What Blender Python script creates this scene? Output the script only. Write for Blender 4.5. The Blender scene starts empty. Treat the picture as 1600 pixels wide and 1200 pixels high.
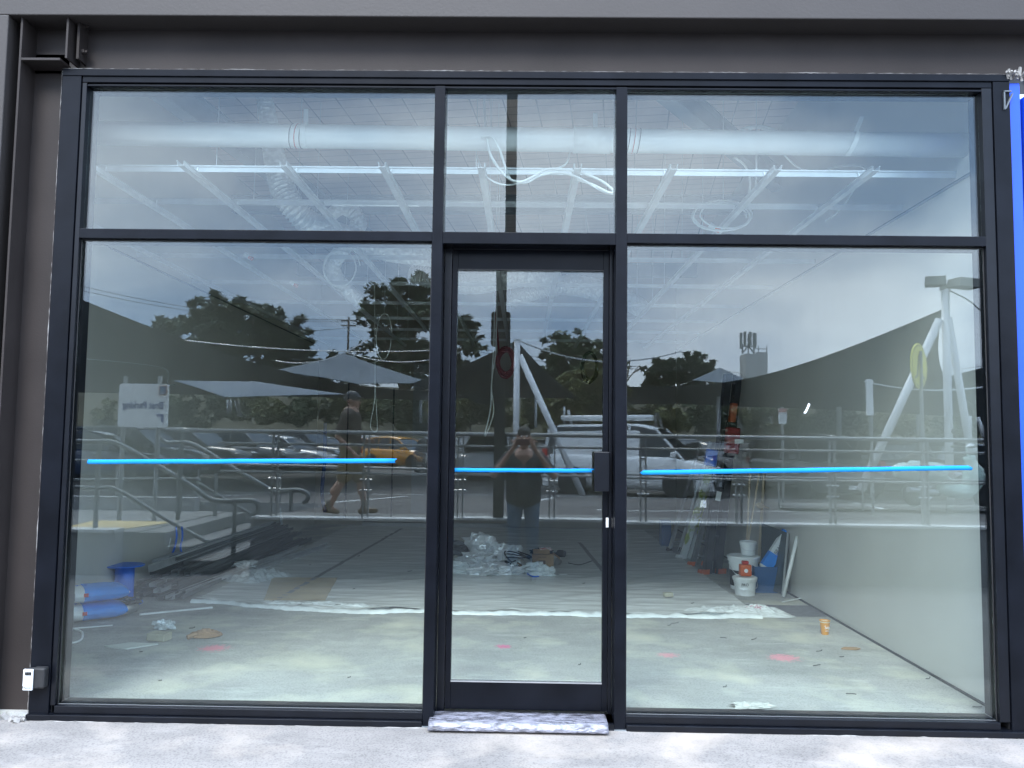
import bpy, math, random
from mathutils import Vector, Matrix, noise
R = math.radians
scene = bpy.context.scene
C = scene.collection
random.seed(7)

# ---------------------------------------------------------------- camera
CAM = Vector((0.0, -4.628, 1.58))
YAW, PITCH, ROLL, FPX = -0.0148, 0.0712, 0.0129, 1260.33
fw = Vector((math.sin(YAW)*math.cos(PITCH), math.cos(YAW)*math.cos(PITCH), math.sin(PITCH)))
ri0 = Vector((math.cos(YAW), -math.sin(YAW), 0))
up0 = ri0.cross(fw)
RI = ri0*math.cos(ROLL) + up0*math.sin(ROLL)
UP = up0*math.cos(ROLL) - ri0*math.sin(ROLL)
cd = bpy.data.cameras.new('camera')
cam = bpy.data.objects.new('camera', cd); C.objects.link(cam)
cam.matrix_world = Matrix(((RI.x, UP.x, -fw.x, CAM.x), (RI.y, UP.y, -fw.y, CAM.y), (RI.z, UP.z, -fw.z, CAM.z), (0, 0, 0, 1)))
cd.sensor_width = 36; cd.lens = 36*FPX/1600; cd.clip_start = 0.01; cd.clip_end = 2000
scene.camera = cam

# ---------------------------------------------------------------- sky, sun, exposure
SUN_EL, SUN_AZ = R(46), R(196)       # azimuth clockwise from +Y
world = bpy.data.worlds.new("World"); scene.world = world; world.use_nodes = True
nt = world.node_tree; nt.nodes.clear()
N = nt.nodes.new; Lk = nt.links.new
out = N('ShaderNodeOutputWorld'); bg = N('ShaderNodeBackground'); bg.inputs['Strength'].default_value = 0.1
sky = N('ShaderNodeTexSky'); sky.sky_type = 'NISHITA'; sky.sun_disc = False
sky.sun_elevation = SUN_EL; sky.sun_rotation = SUN_AZ
tc = N('ShaderNodeTexCoord'); mp = N('ShaderNodeMapping'); mp.inputs['Scale'].default_value = (1.0, 1.0, 2.4)
n1 = N('ShaderNodeTexNoise'); n1.inputs['Scale'].default_value = 2.1; n1.inputs['Detail'].default_value = 6; n1.inputs['Roughness'].default_value = .52
cr = N('ShaderNodeValToRGB')
cr.color_ramp.elements[0].position = .39; cr.color_ramp.elements[0].color = (4.6, 6.9, 10.9, 1)
cr.color_ramp.elements[1].position = .62; cr.color_ramp.elements[1].color = (13.8, 15.6, 18.4, 1)
n2 = N('ShaderNodeTexNoise'); n2.inputs['Scale'].default_value = 1.3; n2.inputs['Detail'].default_value = 3
mr = N('ShaderNodeMapRange'); mr.inputs['From Min'].default_value = .35; mr.inputs['From Max'].default_value = .6
mr.inputs['To Min'].default_value = .8; mr.inputs['To Max'].default_value = .97
mx = N('ShaderNodeMix'); mx.data_type = 'RGBA'
Lk(tc.outputs['Generated'], mp.inputs['Vector']); Lk(mp.outputs[0], n1.inputs['Vector']); Lk(mp.outputs[0], n2.inputs['Vector'])
Lk(n1.outputs['Fac'], cr.inputs['Fac']); Lk(n2.outputs['Fac'], mr.inputs['Value'])
Lk(mr.outputs[0], mx.inputs['Factor']); Lk(sky.outputs[0], mx.inputs['A']); Lk(cr.outputs['Color'], mx.inputs['B'])
sxw = N('ShaderNodeSeparateXYZ'); Lk(tc.outputs['Generated'], sxw.inputs[0])          # overcast sky: brightest overhead
ew = N('ShaderNodeValToRGB')
for i_, (p_, v_) in enumerate(((0, .34), (.12, .33), (.42, .265), (.68, .62), (1, 1))):
    e_ = ew.color_ramp.elements[i_] if i_ < 2 else ew.color_ramp.elements.new(p_)
    e_.position = p_ if i_ != 1 else .12; e_.color = (v_, v_, v_, 1)
vk = N('ShaderNodeVectorMath'); vk.operation = 'SCALE'; vk.inputs['Scale'].default_value = 2.4
Lk(sxw.outputs[2], ew.inputs[0])
vm = N('ShaderNodeVectorMath'); vm.operation = 'SCALE'; Lk(mx.outputs['Result'], vm.inputs[0]); Lk(ew.outputs[0], vm.inputs['Scale'])
Lk(vm.outputs[0], vk.inputs[0])
Lk(vk.outputs[0], bg.inputs['Color']); Lk(bg.outputs[0], out.inputs['Surface'])
sd = bpy.data.lights.new('sun', 'SUN'); sd.energy = 1.2; sd.angle = R(24); sd.color = (1, .96, .9)
sun = bpy.data.objects.new('sun', sd); C.objects.link(sun)
sv = Vector((math.sin(SUN_AZ)*math.cos(SUN_EL), math.cos(SUN_AZ)*math.cos(SUN_EL), math.sin(SUN_EL)))
sun.rotation_euler = sv.to_track_quat('Z', 'Y').to_euler()
vs = scene.view_settings; vs.view_transform = 'Standard'; vs.look = 'None'; vs.gamma = 1; vs.use_curve_mapping = False
vs.exposure = 1.68
cy = scene.cycles
cy.use_denoising = True; cy.max_bounces = 12; cy.diffuse_bounces = 9; cy.glossy_bounces = 4; cy.transparent_max_bounces = 16
cy.transmission_bounces = 4; cy.caustics_reflective = False; cy.caustics_refractive = False; cy.sample_clamp_indirect = 12

# ---------------------------------------------------------------- picture <-> world
def ray(px, py):
    return fw + RI*((px-800)/FPX) - UP*((py-600)/FPX)
def at(px, py, Y):
    d = ray(px, py); return CAM + d*((Y-CAM.y)/d.y)
def atz(px, py, z=.03):
    d = ray(px, py); return CAM + d*((z-CAM.z)/d.z)
def ref(px, py, dist):
    """a thing seen mirrored in the shopfront: its real place out in the car park, dist = path length"""
    p = at(px, py, dist + CAM.y); return Vector((p.x, -p.y, p.z))
def refz(px, z, dist):
    p = ref(px, 690, dist); return Vector((p.x, p.y, z))

# ---------------------------------------------------------------- materials
MT = {}
def mat(name, col, rough=.6, metal=0, var=.12, vs_=3.0, bump=0, bs=40, spec=.5, col2=None, detail=5, stretch=(1, 1, 1), coat=0, alpha=1, thr=(.3, .7)):
    if name in MT: return MT[name]
    m = bpy.data.materials.new(name); m.use_nodes = True; nt = m.node_tree; P = nt.nodes['Principled BSDF']
    P.inputs['Roughness'].default_value = rough; P.inputs['Metallic'].default_value = metal
    P.inputs['Specular IOR Level'].default_value = spec; P.inputs['Coat Weight'].default_value = coat
    P.inputs['Alpha'].default_value = alpha
    t = nt.nodes.new('ShaderNodeTexCoord'); mp = nt.nodes.new('ShaderNodeMapping'); mp.inputs['Scale'].default_value = stretch
    nt.links.new(t.outputs['Object'], mp.inputs[0])
    nz = nt.nodes.new('ShaderNodeTexNoise'); nz.inputs['Scale'].default_value = vs_; nz.inputs['Detail'].default_value = detail
    nt.links.new(mp.outputs[0], nz.inputs['Vector'])
    cr = nt.nodes.new('ShaderNodeValToRGB'); nt.links.new(nz.outputs['Fac'], cr.inputs['Fac'])
    c2 = col2 if col2 else tuple(min(1, c*(1+var)) for c in col)
    c1 = col if col2 else tuple(c*(1-var) for c in col)
    cr.color_ramp.elements[0].position = thr[0]; cr.color_ramp.elements[1].position = thr[1]
    cr.color_ramp.elements[0].color = (*c1, 1); cr.color_ramp.elements[1].color = (*c2, 1)
    nt.links.new(cr.outputs[0], P.inputs['Base Color'])
    if bump:
        b = nt.nodes.new('ShaderNodeBump'); b.inputs['Strength'].default_value = bump; b.inputs['Distance'].default_value = .02
        n3 = nt.nodes.new('ShaderNodeTexNoise'); n3.inputs['Scale'].default_value = bs; n3.inputs['Detail'].default_value = 4
        nt.links.new(mp.outputs[0], n3.inputs['Vector']); nt.links.new(n3.outputs['Fac'], b.inputs['Height'])
        nt.links.new(b.outputs[0], P.inputs['Normal'])
    MT[name] = m; return m

def nodes_of(m):
    nt = m.node_tree; return nt, nt.nodes.new, nt.links.new, nt.nodes['Principled BSDF']

def ao_free_math(nt, op, a, b=None, c=None):
    n = nt.nodes.new('ShaderNodeMath'); n.operation = op
    for i, v in enumerate((a, b, c)):
        if v is None: continue
        if isinstance(v, (int, float)): n.inputs[i].default_value = v
        else: nt.links.new(v, n.inputs[i])
    return n.outputs[0]

def glass_mat(name, tint, f0):
    m = bpy.data.materials.new(name); m.use_nodes = True; nt = m.node_tree; nt.nodes.clear()
    o = nt.nodes.new('ShaderNodeOutputMaterial'); mixs = nt.nodes.new('ShaderNodeMixShader')
    tr = nt.nodes.new('ShaderNodeBsdfTransparent'); tr.inputs[0].default_value = (*tint, 1)
    gl = nt.nodes.new('ShaderNodeBsdfGlossy'); gl.inputs['Roughness'].default_value = 0.0; gl.inputs['Color'].default_value = (.97, 1, 1, 1)
    g = nt.nodes.new('ShaderNodeNewGeometry'); dp = nt.nodes.new('ShaderNodeVectorMath'); dp.operation = 'DOT_PRODUCT'
    nt.links.new(g.outputs['Incoming'], dp.inputs[0]); nt.links.new(g.outputs['Normal'], dp.inputs[1])
    ab = ao_free_math(nt, 'ABSOLUTE', dp.outputs['Value'])
    om = ao_free_math(nt, 'SUBTRACT', 1.0, ab)
    p5 = ao_free_math(nt, 'POWER', om, 5.0)
    fr = ao_free_math(nt, 'MULTIPLY_ADD', p5, 1-f0, f0)
    nt.links.new(fr, mixs.inputs[0]); nt.links.new(tr.outputs[0], mixs.inputs[1]); nt.links.new(gl.outputs[0], mixs.inputs[2])
    nt.links.new(mixs.outputs[0], o.inputs[0])
    MT[name] = m; return m

# ---------------------------------------------------------------- mesh builder
class MB:
    def __init__(s): s.v = []; s.f = []
    def add(s, vs, fs):
        o = len(s.v); s.v += [tuple(v) for v in vs]; s.f += [tuple(i+o for i in f) for f in fs]
    def box(s, x0, x1, y0, y1, z0, z1):
        s.add([(x0,y0,z0),(x1,y0,z0),(x1,y1,z0),(x0,y1,z0),(x0,y0,z1),(x1,y0,z1),(x1,y1,z1),(x0,y1,z1)],
              [(0,3,2,1),(4,5,6,7),(0,1,5,4),(1,2,6,5),(2,3,7,6),(3,0,4,7)]); return s
    def obox(s, c, size, rot=(0,0,0), taper=1.0):
        m = Matrix.Rotation(rot[2],3,'Z') @ Matrix.Rotation(rot[1],3,'Y') @ Matrix.Rotation(rot[0],3,'X')
        hx, hy, hz = size[0]/2, size[1]/2, size[2]/2; c = Vector(c); vs = []
        for k in (-1, 1):
            t = taper if k > 0 else 1
            for a, b in ((-1,-1),(1,-1),(1,1),(-1,1)): vs.append(c + m @ Vector((a*hx*t, b*hy*t, k*hz)))
        s.add(vs, [(0,3,2,1),(4,5,6,7),(0,1,5,4),(1,2,6,5),(2,3,7,6),(3,0,4,7)]); return s
    def tube(s, pts, r, n=8, cap=True, smooth=0):
        P = [Vector(p) for p in pts]
        if smooth: P = crom(P, smooth)
        rr = r if isinstance(r, (list, tuple)) else [r]*len(P)
        if len(rr) != len(P):
            q = len(rr); rr = [rr[min(q-1, int(i*(q-1)/(len(P)-1)+.5))] for i in range(len(P))]
        o = len(s.v); prev = None
        for i, p in enumerate(P):
            t = (P[min(i+1, len(P)-1)] - P[max(i-1, 0)])
            if t.length < 1e-9: t = Vector((0,0,1))
            t.normalize()
            if prev is None:
                a = t.cross(Vector((0,0,1)))
                if a.length < .1: a = t.cross(Vector((1,0,0)))
            else: a = prev - t*prev.dot(t)
            if a.length < 1e-6: a = t.orthogonal()
            a.normalize(); prev = a; b = t.cross(a)
            for k in range(n):
                an = 2*math.pi*k/n; s.v.append(tuple(p + (a*math.cos(an) + b*math.sin(an))*rr[i]))
        for i in range(len(P)-1):
            for k in range(n):
                k2 = (k+1) % n; s.f.append((o+i*n+k, o+i*n+k2, o+(i+1)*n+k2, o+(i+1)*n+k))
        if cap:
            s.f.append(tuple(o+k for k in reversed(range(n)))); s.f.append(tuple(o+(len(P)-1)*n+k for k in range(n)))
        return s
    def prism(s, poly, axis, a0, a1):
        """poly: 2D points in the other two axes (in x,y,z order), extruded along axis from a0 to a1"""
        def P(u, v, w):
            return (w,u,v) if axis == 'x' else (u,w,v) if axis == 'y' else (u,v,w)
        n = len(poly); s.add([P(*q, a0) for q in poly] + [P(*q, a1) for q in poly],
            [tuple(range(n)), tuple(reversed(range(n, 2*n)))] + [(i, i+n, (i+1) % n+n, (i+1) % n) for i in range(n)]); return s
    def lathe(s, prof, c=(0,0,0), n=20, M=None):
        c = Vector(c); o = len(s.v)
        for r, z in prof:
            for k in range(n):
                a = 2*math.pi*k/n; v = Vector((r*math.cos(a), r*math.sin(a), z))
                if M: v = M @ v
                s.v.append(tuple(c+v))
        for i in range(len(prof)-1):
            for k in range(n):
                k2 = (k+1) % n; s.f.append((o+i*n+k, o+i*n+k2, o+(i+1)*n+k2, o+(i+1)*n+k))
        s.f.append(tuple(o+k for k in reversed(range(n)))); s.f.append(tuple(o+(len(prof)-1)*n+k for k in range(n)))
        return s
    def grid(s, fn, nu, nv):
        o = len(s.v)
        for i in range(nu+1):
            for j in range(nv+1): s.v.append(tuple(fn(i/nu, j/nv)))
        for i in range(nu):
            for j in range(nv):
                a = o+i*(nv+1)+j; s.f.append((a, a+nv+1, a+nv+2, a+1))
        return s
    def ball(s, c, r, n=12, m=8):
        c = Vector(c); r = r if isinstance(r, (tuple, list)) else (r, r, r)
        o = len(s.v); s.v.append((c.x, c.y, c.z-r[2]))
        for i in range(1, m):
            t = -math.pi/2 + math.pi*i/m
            for k in range(n):
                a = 2*math.pi*k/n; s.v.append((c.x+r[0]*math.cos(t)*math.cos(a), c.y+r[1]*math.cos(t)*math.sin(a), c.z+r[2]*math.sin(t)))
        s.v.append((c.x, c.y, c.z+r[2])); top = len(s.v)-1
        for k in range(n):
            s.f.append((o, o+1+(k+1) % n, o+1+k)); s.f.append((top, o+1+(m-2)*n+k, o+1+(m-2)*n+(k+1) % n))
        for i in range(m-2):
            for k in range(n):
                k2 = (k+1) % n; s.f.append((o+1+i*n+k, o+1+i*n+k2, o+1+(i+1)*n+k2, o+1+(i+1)*n+k))
        return s
    def capsule(s, p, q, r1, r2=None, n=12):
        r2 = r1 if r2 is None else r2; p = Vector(p); q = Vector(q)
        t = (q-p).normalized(); pts = []; rr = []
        for a in (-75, -45, -15): pts.append(p + t*r1*math.sin(R(a))); rr.append(r1*math.cos(R(a)))
        for a in (15, 45, 75): pts.append(q + t*r2*math.sin(R(a))); rr.append(r2*math.cos(R(a)))
        return s.tube(pts, rr, n)
    def build(s, name, m, parent=None, smooth=False, bevel=0, solid=0, loc=None, sub=0):
        me = bpy.data.meshes.new(name); me.from_pydata(s.v, [], s.f); me.validate(); me.materials.append(m)
        if smooth:
            me.polygons.foreach_set('use_smooth', [True]*len(me.polygons))
        o = bpy.data.objects.new(name, me); C.objects.link(o)
        if parent is not None:
            o.parent = parent
            # every builder below writes world coordinates unless the parent sits at the origin
            if parent.get('wl'): o.matrix_parent_inverse = Matrix.Translation(-Vector(parent['wl']))
        if bevel:
            b = o.modifiers.new('bevel', 'BEVEL'); b.width = bevel; b.segments = 2; b.limit_method = 'ANGLE'
        if solid:
            b = o.modifiers.new('solid', 'SOLIDIFY'); b.thickness = solid
        if sub:
            b = o.modifiers.new('sub', 'SUBSURF'); b.levels = sub; b.render_levels = sub
        return o

def crom(P, k):
    out = []; n = len(P)
    for i in range(n-1):
        p0, p1, p2, p3 = P[max(i-1,0)], P[i], P[i+1], P[min(i+2,n-1)]
        for j in range(k):
            t = j/k
            out.append(.5*((2*p1) + (p2-p0)*t + (2*p0-5*p1+4*p2-p3)*t*t + (3*p1-p0-3*p2+p3)*t**3))
    out.append(P[-1]); return out

def tag(o, label, cat, group=None, kind=None):
    o['label'] = label; o['category'] = cat
    if group: o['group'] = group
    if kind: o['kind'] = kind
    return o
def thing(name, loc, label, cat, group=None, wl=True):
    """Empty at a thing's base. wl=True: its parts are written in world coordinates."""
    o = bpy.data.objects.new(name, None); C.objects.link(o); o.location = loc; o.empty_display_size = .1
    if wl: o['wl'] = tuple(loc)
    return tag(o, label, cat, group)
def structure(o): o['kind'] = 'structure'; return o
def text(name, body, size, loc, rot, m, parent=None, ext=.001, align='CENTER', sx=1):
    cu = bpy.data.curves.new(name, 'FONT'); cu.body = body; cu.size = size; cu.extrude = ext; cu.align_x = align; cu.align_y = 'CENTER'
    cu.materials.append(m); o = bpy.data.objects.new(name, cu); C.objects.link(o)
    o.location = loc; o.rotation_euler = rot; o.scale = (sx, 1, 1)
    if parent is not None:
        o.parent = parent
        if parent.get('wl'): o.matrix_parent_inverse = Matrix.Translation(-Vector(parent['wl']))
    return o
def nz(x, y, z=0, s=1): return noise.noise(Vector((x*s, y*s, z*s)))
# ================================================================ materials in use
M_frame = mat('black aluminium', (.004, .005, .008), .3, 0, .25, 9, spec=.3)
M_frame2 = mat('satin black aluminium', (.005, .006, .009), .27, 0, .3, 5, spec=.15, bump=.04, bs=14)
M_steel = mat('brown grey steel paint', (.033, .027, .025), .55, 0, .2, 1.7, bump=.05, bs=90, spec=.25)
M_portal = mat('grey portal paint', (.031, .026, .0235), .62, 0, .12, 1.3, bump=.06, bs=70)
M_blue = mat('blue painted metal', (.012, .075, .62), .35, 0, .08, 3)
M_white = mat('white plastic', (.78, .80, .80), .3, 0, .05, 4)
M_caulk = mat('pale caulk', (.26, .25, .235), .9, 0, .3, 30)
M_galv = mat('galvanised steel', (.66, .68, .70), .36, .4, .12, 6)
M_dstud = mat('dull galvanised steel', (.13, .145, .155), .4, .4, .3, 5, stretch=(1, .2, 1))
M_wall = mat('plasterboard', (.46, .47, .45), .9, 0, .07, 1.2)
M_tape = mat('blue masking tape', (.0, .25, .70), .85, 0, .05, 10)
M_black = mat('black rubber', (.015, .015, .016), .6, 0, .3, 10)
M_dark = mat('dark charcoal', (.035, .037, .04), .55, 0, .3, 8)
M_alu = mat('aluminium', (.7, .71, .72), .28, .85, .1, 8)
M_red = mat('red plastic', (.45, .03, .02), .4, 0, .15, 8)
M_orange = mat('orange plastic', (.6, .12, .03), .4, 0, .1, 8)
M_card = mat('brown cardboard', (.32, .2, .11), .85, 0, .15, 9)
M_bluep = mat('blue plastic', (.008, .15, .72), .4, 0, .15, 7)
M_skin = mat('skin', (.42, .24, .17), .55, 0, .08, 12)
M_cable = mat('white cable sheath', (.8, .82, .82), .4, 0, .04, 9)
M_timber = mat('pale timber', (.55, .45, .32), .7, 0, .15, 9, stretch=(1, 1, .2))
M_glass = glass_mat('shopfront glass', (.95, .988, .97), .068)
M_lime = mat('printed green', (.35, .5, .12), .5, 0, .1, 9)

def foil_mat():
    m = mat('aluminium foil', (.90, .91, .92), .3, .35, .06, 5)
    nt, Nn, L, P = nodes_of(m)
    t = Nn('ShaderNodeTexCoord'); v = Nn('ShaderNodeTexVoronoi'); v.inputs['Scale'].default_value = 26
    b = Nn('ShaderNodeBump'); b.inputs['Strength'].default_value = .55; b.inputs['Distance'].default_value = .03
    L(t.outputs['Object'], v.inputs['Vector']); L(v.outputs['Distance'], b.inputs['Height']); L(b.outputs[0], P.inputs['Normal'])
    return m
M_foil = foil_mat()

def concrete(name, c1, c2, sc, marks=(), speck=.12, dust=None, rough=.8):
    """mottled concrete; marks: sprayed paint marks (x, y, size, colour) that belong to the slab"""
    m = bpy.data.materials.new(name); m.use_nodes = True; nt, Nn, L, P = nodes_of(m)
    t = Nn('ShaderNodeTexCoord')
    def noise_(s, d, st=(1, 1, 1), r=.55):
        mp = Nn('ShaderNodeMapping'); mp.inputs['Scale'].default_value = st; L(t.outputs['Object'], mp.inputs[0])
        q = Nn('ShaderNodeTexNoise'); q.inputs['Scale'].default_value = s; q.inputs['Detail'].default_value = d; q.inputs['Roughness'].default_value = r
        L(mp.outputs[0], q.inputs['Vector']); return q.outputs['Fac']
    def ramp(f, a, b, ca, cb):
        q = Nn('ShaderNodeValToRGB'); q.color_ramp.elements[0].position = a; q.color_ramp.elements[1].position = b
        q.color_ramp.elements[0].color = (*ca, 1); q.color_ramp.elements[1].color = (*cb, 1); L(f, q.inputs['Fac']); return q.outputs[0]
    def mix(f, a, b, mode='MIX'):
        q = Nn('ShaderNodeMix'); q.data_type = 'RGBA'; q.blend_type = mode
        if isinstance(f, float): q.inputs['Factor'].default_value = f
        else: L(f, q.inputs['Factor'])
        for s_, x in (('A', a), ('B', b)):
            if isinstance(x, tuple): q.inputs[s_].default_value = (*x, 1)
            else: L(x, q.inputs[s_])
        return q.outputs['Result']
    base = ramp(noise_(sc, 7, (1, 1.7, 1)), .32, .68, c1, c2)
    spk = ramp(noise_(90, 2), .36, .5, (1-speck*2.2,)*3, (1, 1, 1))
    col = mix(1.0, base, spk, 'MULTIPLY')
    col = mix(ramp(noise_(5, 8, (.5, 1.6, 1), .7), .54, .72, (0, 0, 0), (.55, .55, .55)), col, tuple(min(1, c*1.28) for c in c2))
    col = mix(ramp(noise_(2.3, 5, (1.4, .8, 1), .6), .58, .75, (0, 0, 0), (.45, .45, .45)), col, tuple(c*.72 for c in c1))
    if dust: col = mix(ramp(noise_(1.6, 5), .5, .7, (0, 0, 0), (.6, .6, .6)), col, dust)
    sx = Nn('ShaderNodeSeparateXYZ'); L(t.outputs['Object'], sx.inputs[0])
    nn = noise_(38, 3)
    for mxp, myp, sz, mc in marks:
        dx = ao_free_math(nt, 'DIVIDE', ao_free_math(nt, 'SUBTRACT', sx.outputs[0], mxp), sz)
        dy = ao_free_math(nt, 'DIVIDE', ao_free_math(nt, 'SUBTRACT', sx.outputs[1], myp), sz*.9)
        d = ao_free_math(nt, 'SQRT', ao_free_math(nt, 'ADD', ao_free_math(nt, 'MULTIPLY', dx, dx), ao_free_math(nt, 'MULTIPLY', dy, dy)))
        k = ao_free_math(nt, 'SUBTRACT', ao_free_math(nt, 'MULTIPLY_ADD', nn, 2.2, -.1), d)
        q = Nn('ShaderNodeClamp'); L(ao_free_math(nt, 'MULTIPLY', k, 2.0), q.inputs[0])
        col = mix(ao_free_math(nt, 'MULTIPLY', q.outputs[0], .6), col, mc)
    L(col, P.inputs['Base Color']); P.inputs['Roughness'].default_value = rough
    b = Nn('ShaderNodeBump'); b.inputs['Strength'].default_value = .25; b.inputs['Distance'].default_value = .006
    L(noise_(60, 5), b.inputs['Height']); L(b.outputs[0], P.inputs['Normal'])
    MT[name] = m; return m
pk = (.85, .08, .3)
M_floor = concrete('shop slab', (.29, .295, .285), (.42, .42, .40), 1.3, [(-2.26, 1.42, .12, (.8, .2, .28)), (-.13, 1.61, .07, pk), (1.92, 1.42, .13, (.85, .25, .33)), (1.08, 1.44, .09, (.85, .3, .36))], .1, (.66, .64, .50))
M_pave = concrete('pavement concrete', (.175, .164, .154), (.25, .233, .216), 2.2, [], .14, (.44, .38, .32))
M_kerb = concrete('retaining wall concrete', (.24, .24, .24), (.31, .31, .31), 1.1, [], .06)

# ================================================================ ground
structure(MB().grid(lambda u, v: (-14+28*u, -.06-1.05*v, -.018*v), 2, 2).build('pavement', M_pave))
M_paver = concrete('court pavers', (.125, .12, .115), (.17, .165, .16), 1.4, [], .1)
def pavers(m):
    nt, Nn, L, P = nodes_of(m); t = Nn('ShaderNodeTexCoord'); bt = Nn('ShaderNodeTexBrick'); bt.inputs['Scale'].default_value = 1.0
    bt.offset = 0; bt.inputs['Brick Width'].default_value = .6; bt.inputs['Row Height'].default_value = .6; bt.inputs['Mortar Size'].default_value = .006
    bt.inputs['Color1'].default_value = (1, 1, 1, 1); bt.inputs['Color2'].default_value = (.88, .88, .88, 1); bt.inputs['Mortar'].default_value = (.4, .4, .4, 1)
    L(t.outputs['Object'], bt.inputs['Vector']); q = Nn('ShaderNodeMix'); q.data_type = 'RGBA'; q.blend_type = 'MULTIPLY'; q.inputs['Factor'].default_value = 1
    L(P.inputs['Base Color'].links[0].from_socket, q.inputs['A']); L(bt.outputs['Color'], q.inputs['B']); L(q.outputs['Result'], P.inputs['Base Color'])
pavers(M_paver)
structure(MB().grid(lambda u, v: (-14+28*u, -1.112-4.288*v, -.0191-.0709*v), 2, 2).build('court_pavement', M_paver))
structure(MB().box(-3.9, 2.9, -.02, 10.4, -.2, .03).build('shop_floor', M_floor))

# ================================================================ the building round the shopfront
bld = thing('shop_building', (0, 0, 0), 'dark grey steel framed shop unit with a brown grey column and lintel around the glazing', 'building', wl=False)
# portal fascia standing proud of the steelwork
zf = at(800, 27, -.15).z
xl = at(9, 100, -.15).x
MB().box(-9, 6.2, -.15, .3, zf, zf+1.6).build('fascia', M_portal, bld, bevel=.006)
MB().box(-9, xl, -.15, .3, -.02, zf).build('pier', M_portal, bld, bevel=.006)
# universal column on the left: web face, flange edges, cover plate
cw = MB().box(xl, -2.745, .02, .2, -.02, 3.86)
cw.build('column_web', M_steel, bld)
MB().box(xl+.055, xl+.067, -.12, .02, -.02, 4.3).build('column_flange', M_steel, bld)
zb = at(800, 117, 0).z; zt = zf+.3
MB().box(xl, 6.2, .02, .22, zb, zt).build('lintel_web', M_steel, bld)
MB().box(xl, 6.2, -.13, .02, zf+.04, zf+.055).build('lintel_flange', M_dark, bld)
MB().box(xl+.067, -2.72, -.12, .02, zb+.015, zb+.03).build('stiffener_plate', M_steel, bld, bevel=.002)
xs = at(104, 70, -.12).x
MB().box(xs-.006, xs+.006, -.12, .02, zb+.03, zf+.04).build('stiffener_plate', M_steel, bld)
MB().box(xs+.03, xs+.045, -.07, .02, zb+.05, zf+.04).build('cleat', M_steel, bld)
for zz in (zb+.11, zb+.27):
    MB().lathe([(.018, 0), (.018, .016), (.011, .016), (.011, .03)], (xs+.045, -.03, zz), 6, Matrix.Rotation(R(90), 3, 'Y')).build('bolt', M_steel, bld)
# weld/caulk line where frame meets steel
def ragged(p0, p1, n, w, name, m, par):
    b = MB(); p0 = Vector(p0); p1 = Vector(p1)
    b.tube([p0.lerp(p1, i/n) + Vector((nz(i*.7, 3)*w, 0, nz(i*.9, 9)*w)) for i in range(n+1)], [w*max(.02, .2+.9*nz(i*.09, 5)+.7*nz(i*.6, 8)) for i in range(n+1)], 5)
    return b.build(name, m, par)
ragged((-2.75, -.045, 3.745), (2.80, -.045, 3.745), 260, .003, 'sealant_bead', M_caulk, bld)
ragged((-2.748, -.045, 0), (-2.748, -.045, 3.73), 180, .003, 'sealant_bead', M_caulk, bld)
ragged((-2.72, -.07, .0), (2.8, -.07, -.002), 130, .006, 'sealant_bead', M_caulk, bld)
cr_ = MB(); rnd = random.Random(5)
for i in range(42):
    x = -3.6+.86*rnd.random(); cr_.obox((x, -.03-.08*rnd.random(), .006), (.05*rnd.random()+.01, .03, .02*rnd.random()+.005), (rnd.random(), rnd.random(), rnd.random()*3))
cr_.build('mortar_crumbs', M_caulk, bld)

# right neighbour: blue trim, gap, dark return
nb = thing('blue_trim_panel', (2.9, 0, 0), 'bright blue metal trim strip right beside the black shopfront frame', 'panel')
MB().box(2.80, 2.865, -.03, .1, .14, 3.70).build('face', M_blue, nb, bevel=.006)
MB().box(2.865, 2.885, .03, .1, .02, 3.70).build('shadow_gap', M_black, nb)
MB().box(2.885, 2.97, -.035, .1, .14, 3.62).build('edge_strip', M_blue, nb, bevel=.006)
MB().box(2.80, 6.2, -.035, .1, -.02, .135).build('base_rail', M_frame, nb, bevel=.003)
MB().box(2.97, 6.2, -.01, .1, .135, 3.75).build('side_panel', M_frame2, nb)
fr = MB()
for i in range(16):
    fr.obox((2.80+.10*rnd.random()-.02, -.045-.01*rnd.random(), 3.735+.03*rnd.random()-.01), (.05*rnd.random()+.02, .01, .012), (rnd.random(), rnd.random()*2, rnd.random()*2))
tag(fr.build('torn_sealant', M_caulk), 'frayed white sealant and foam scraps above the blue trim', 'sealant')
bk = MB().box(2.755, 2.762, -.058, -.046, 3.53, 3.64); bk.obox((2.785, -.052, 3.58), (.007, .012, .10), (0, R(25), 0)); bk.box(2.755, 2.80, -.058, -.046, 3.635, 3.642)
tag(bk.build('wire_bracket', M_dstud), 'small bent white metal bracket at the top right frame corner', 'bracket')

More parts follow.
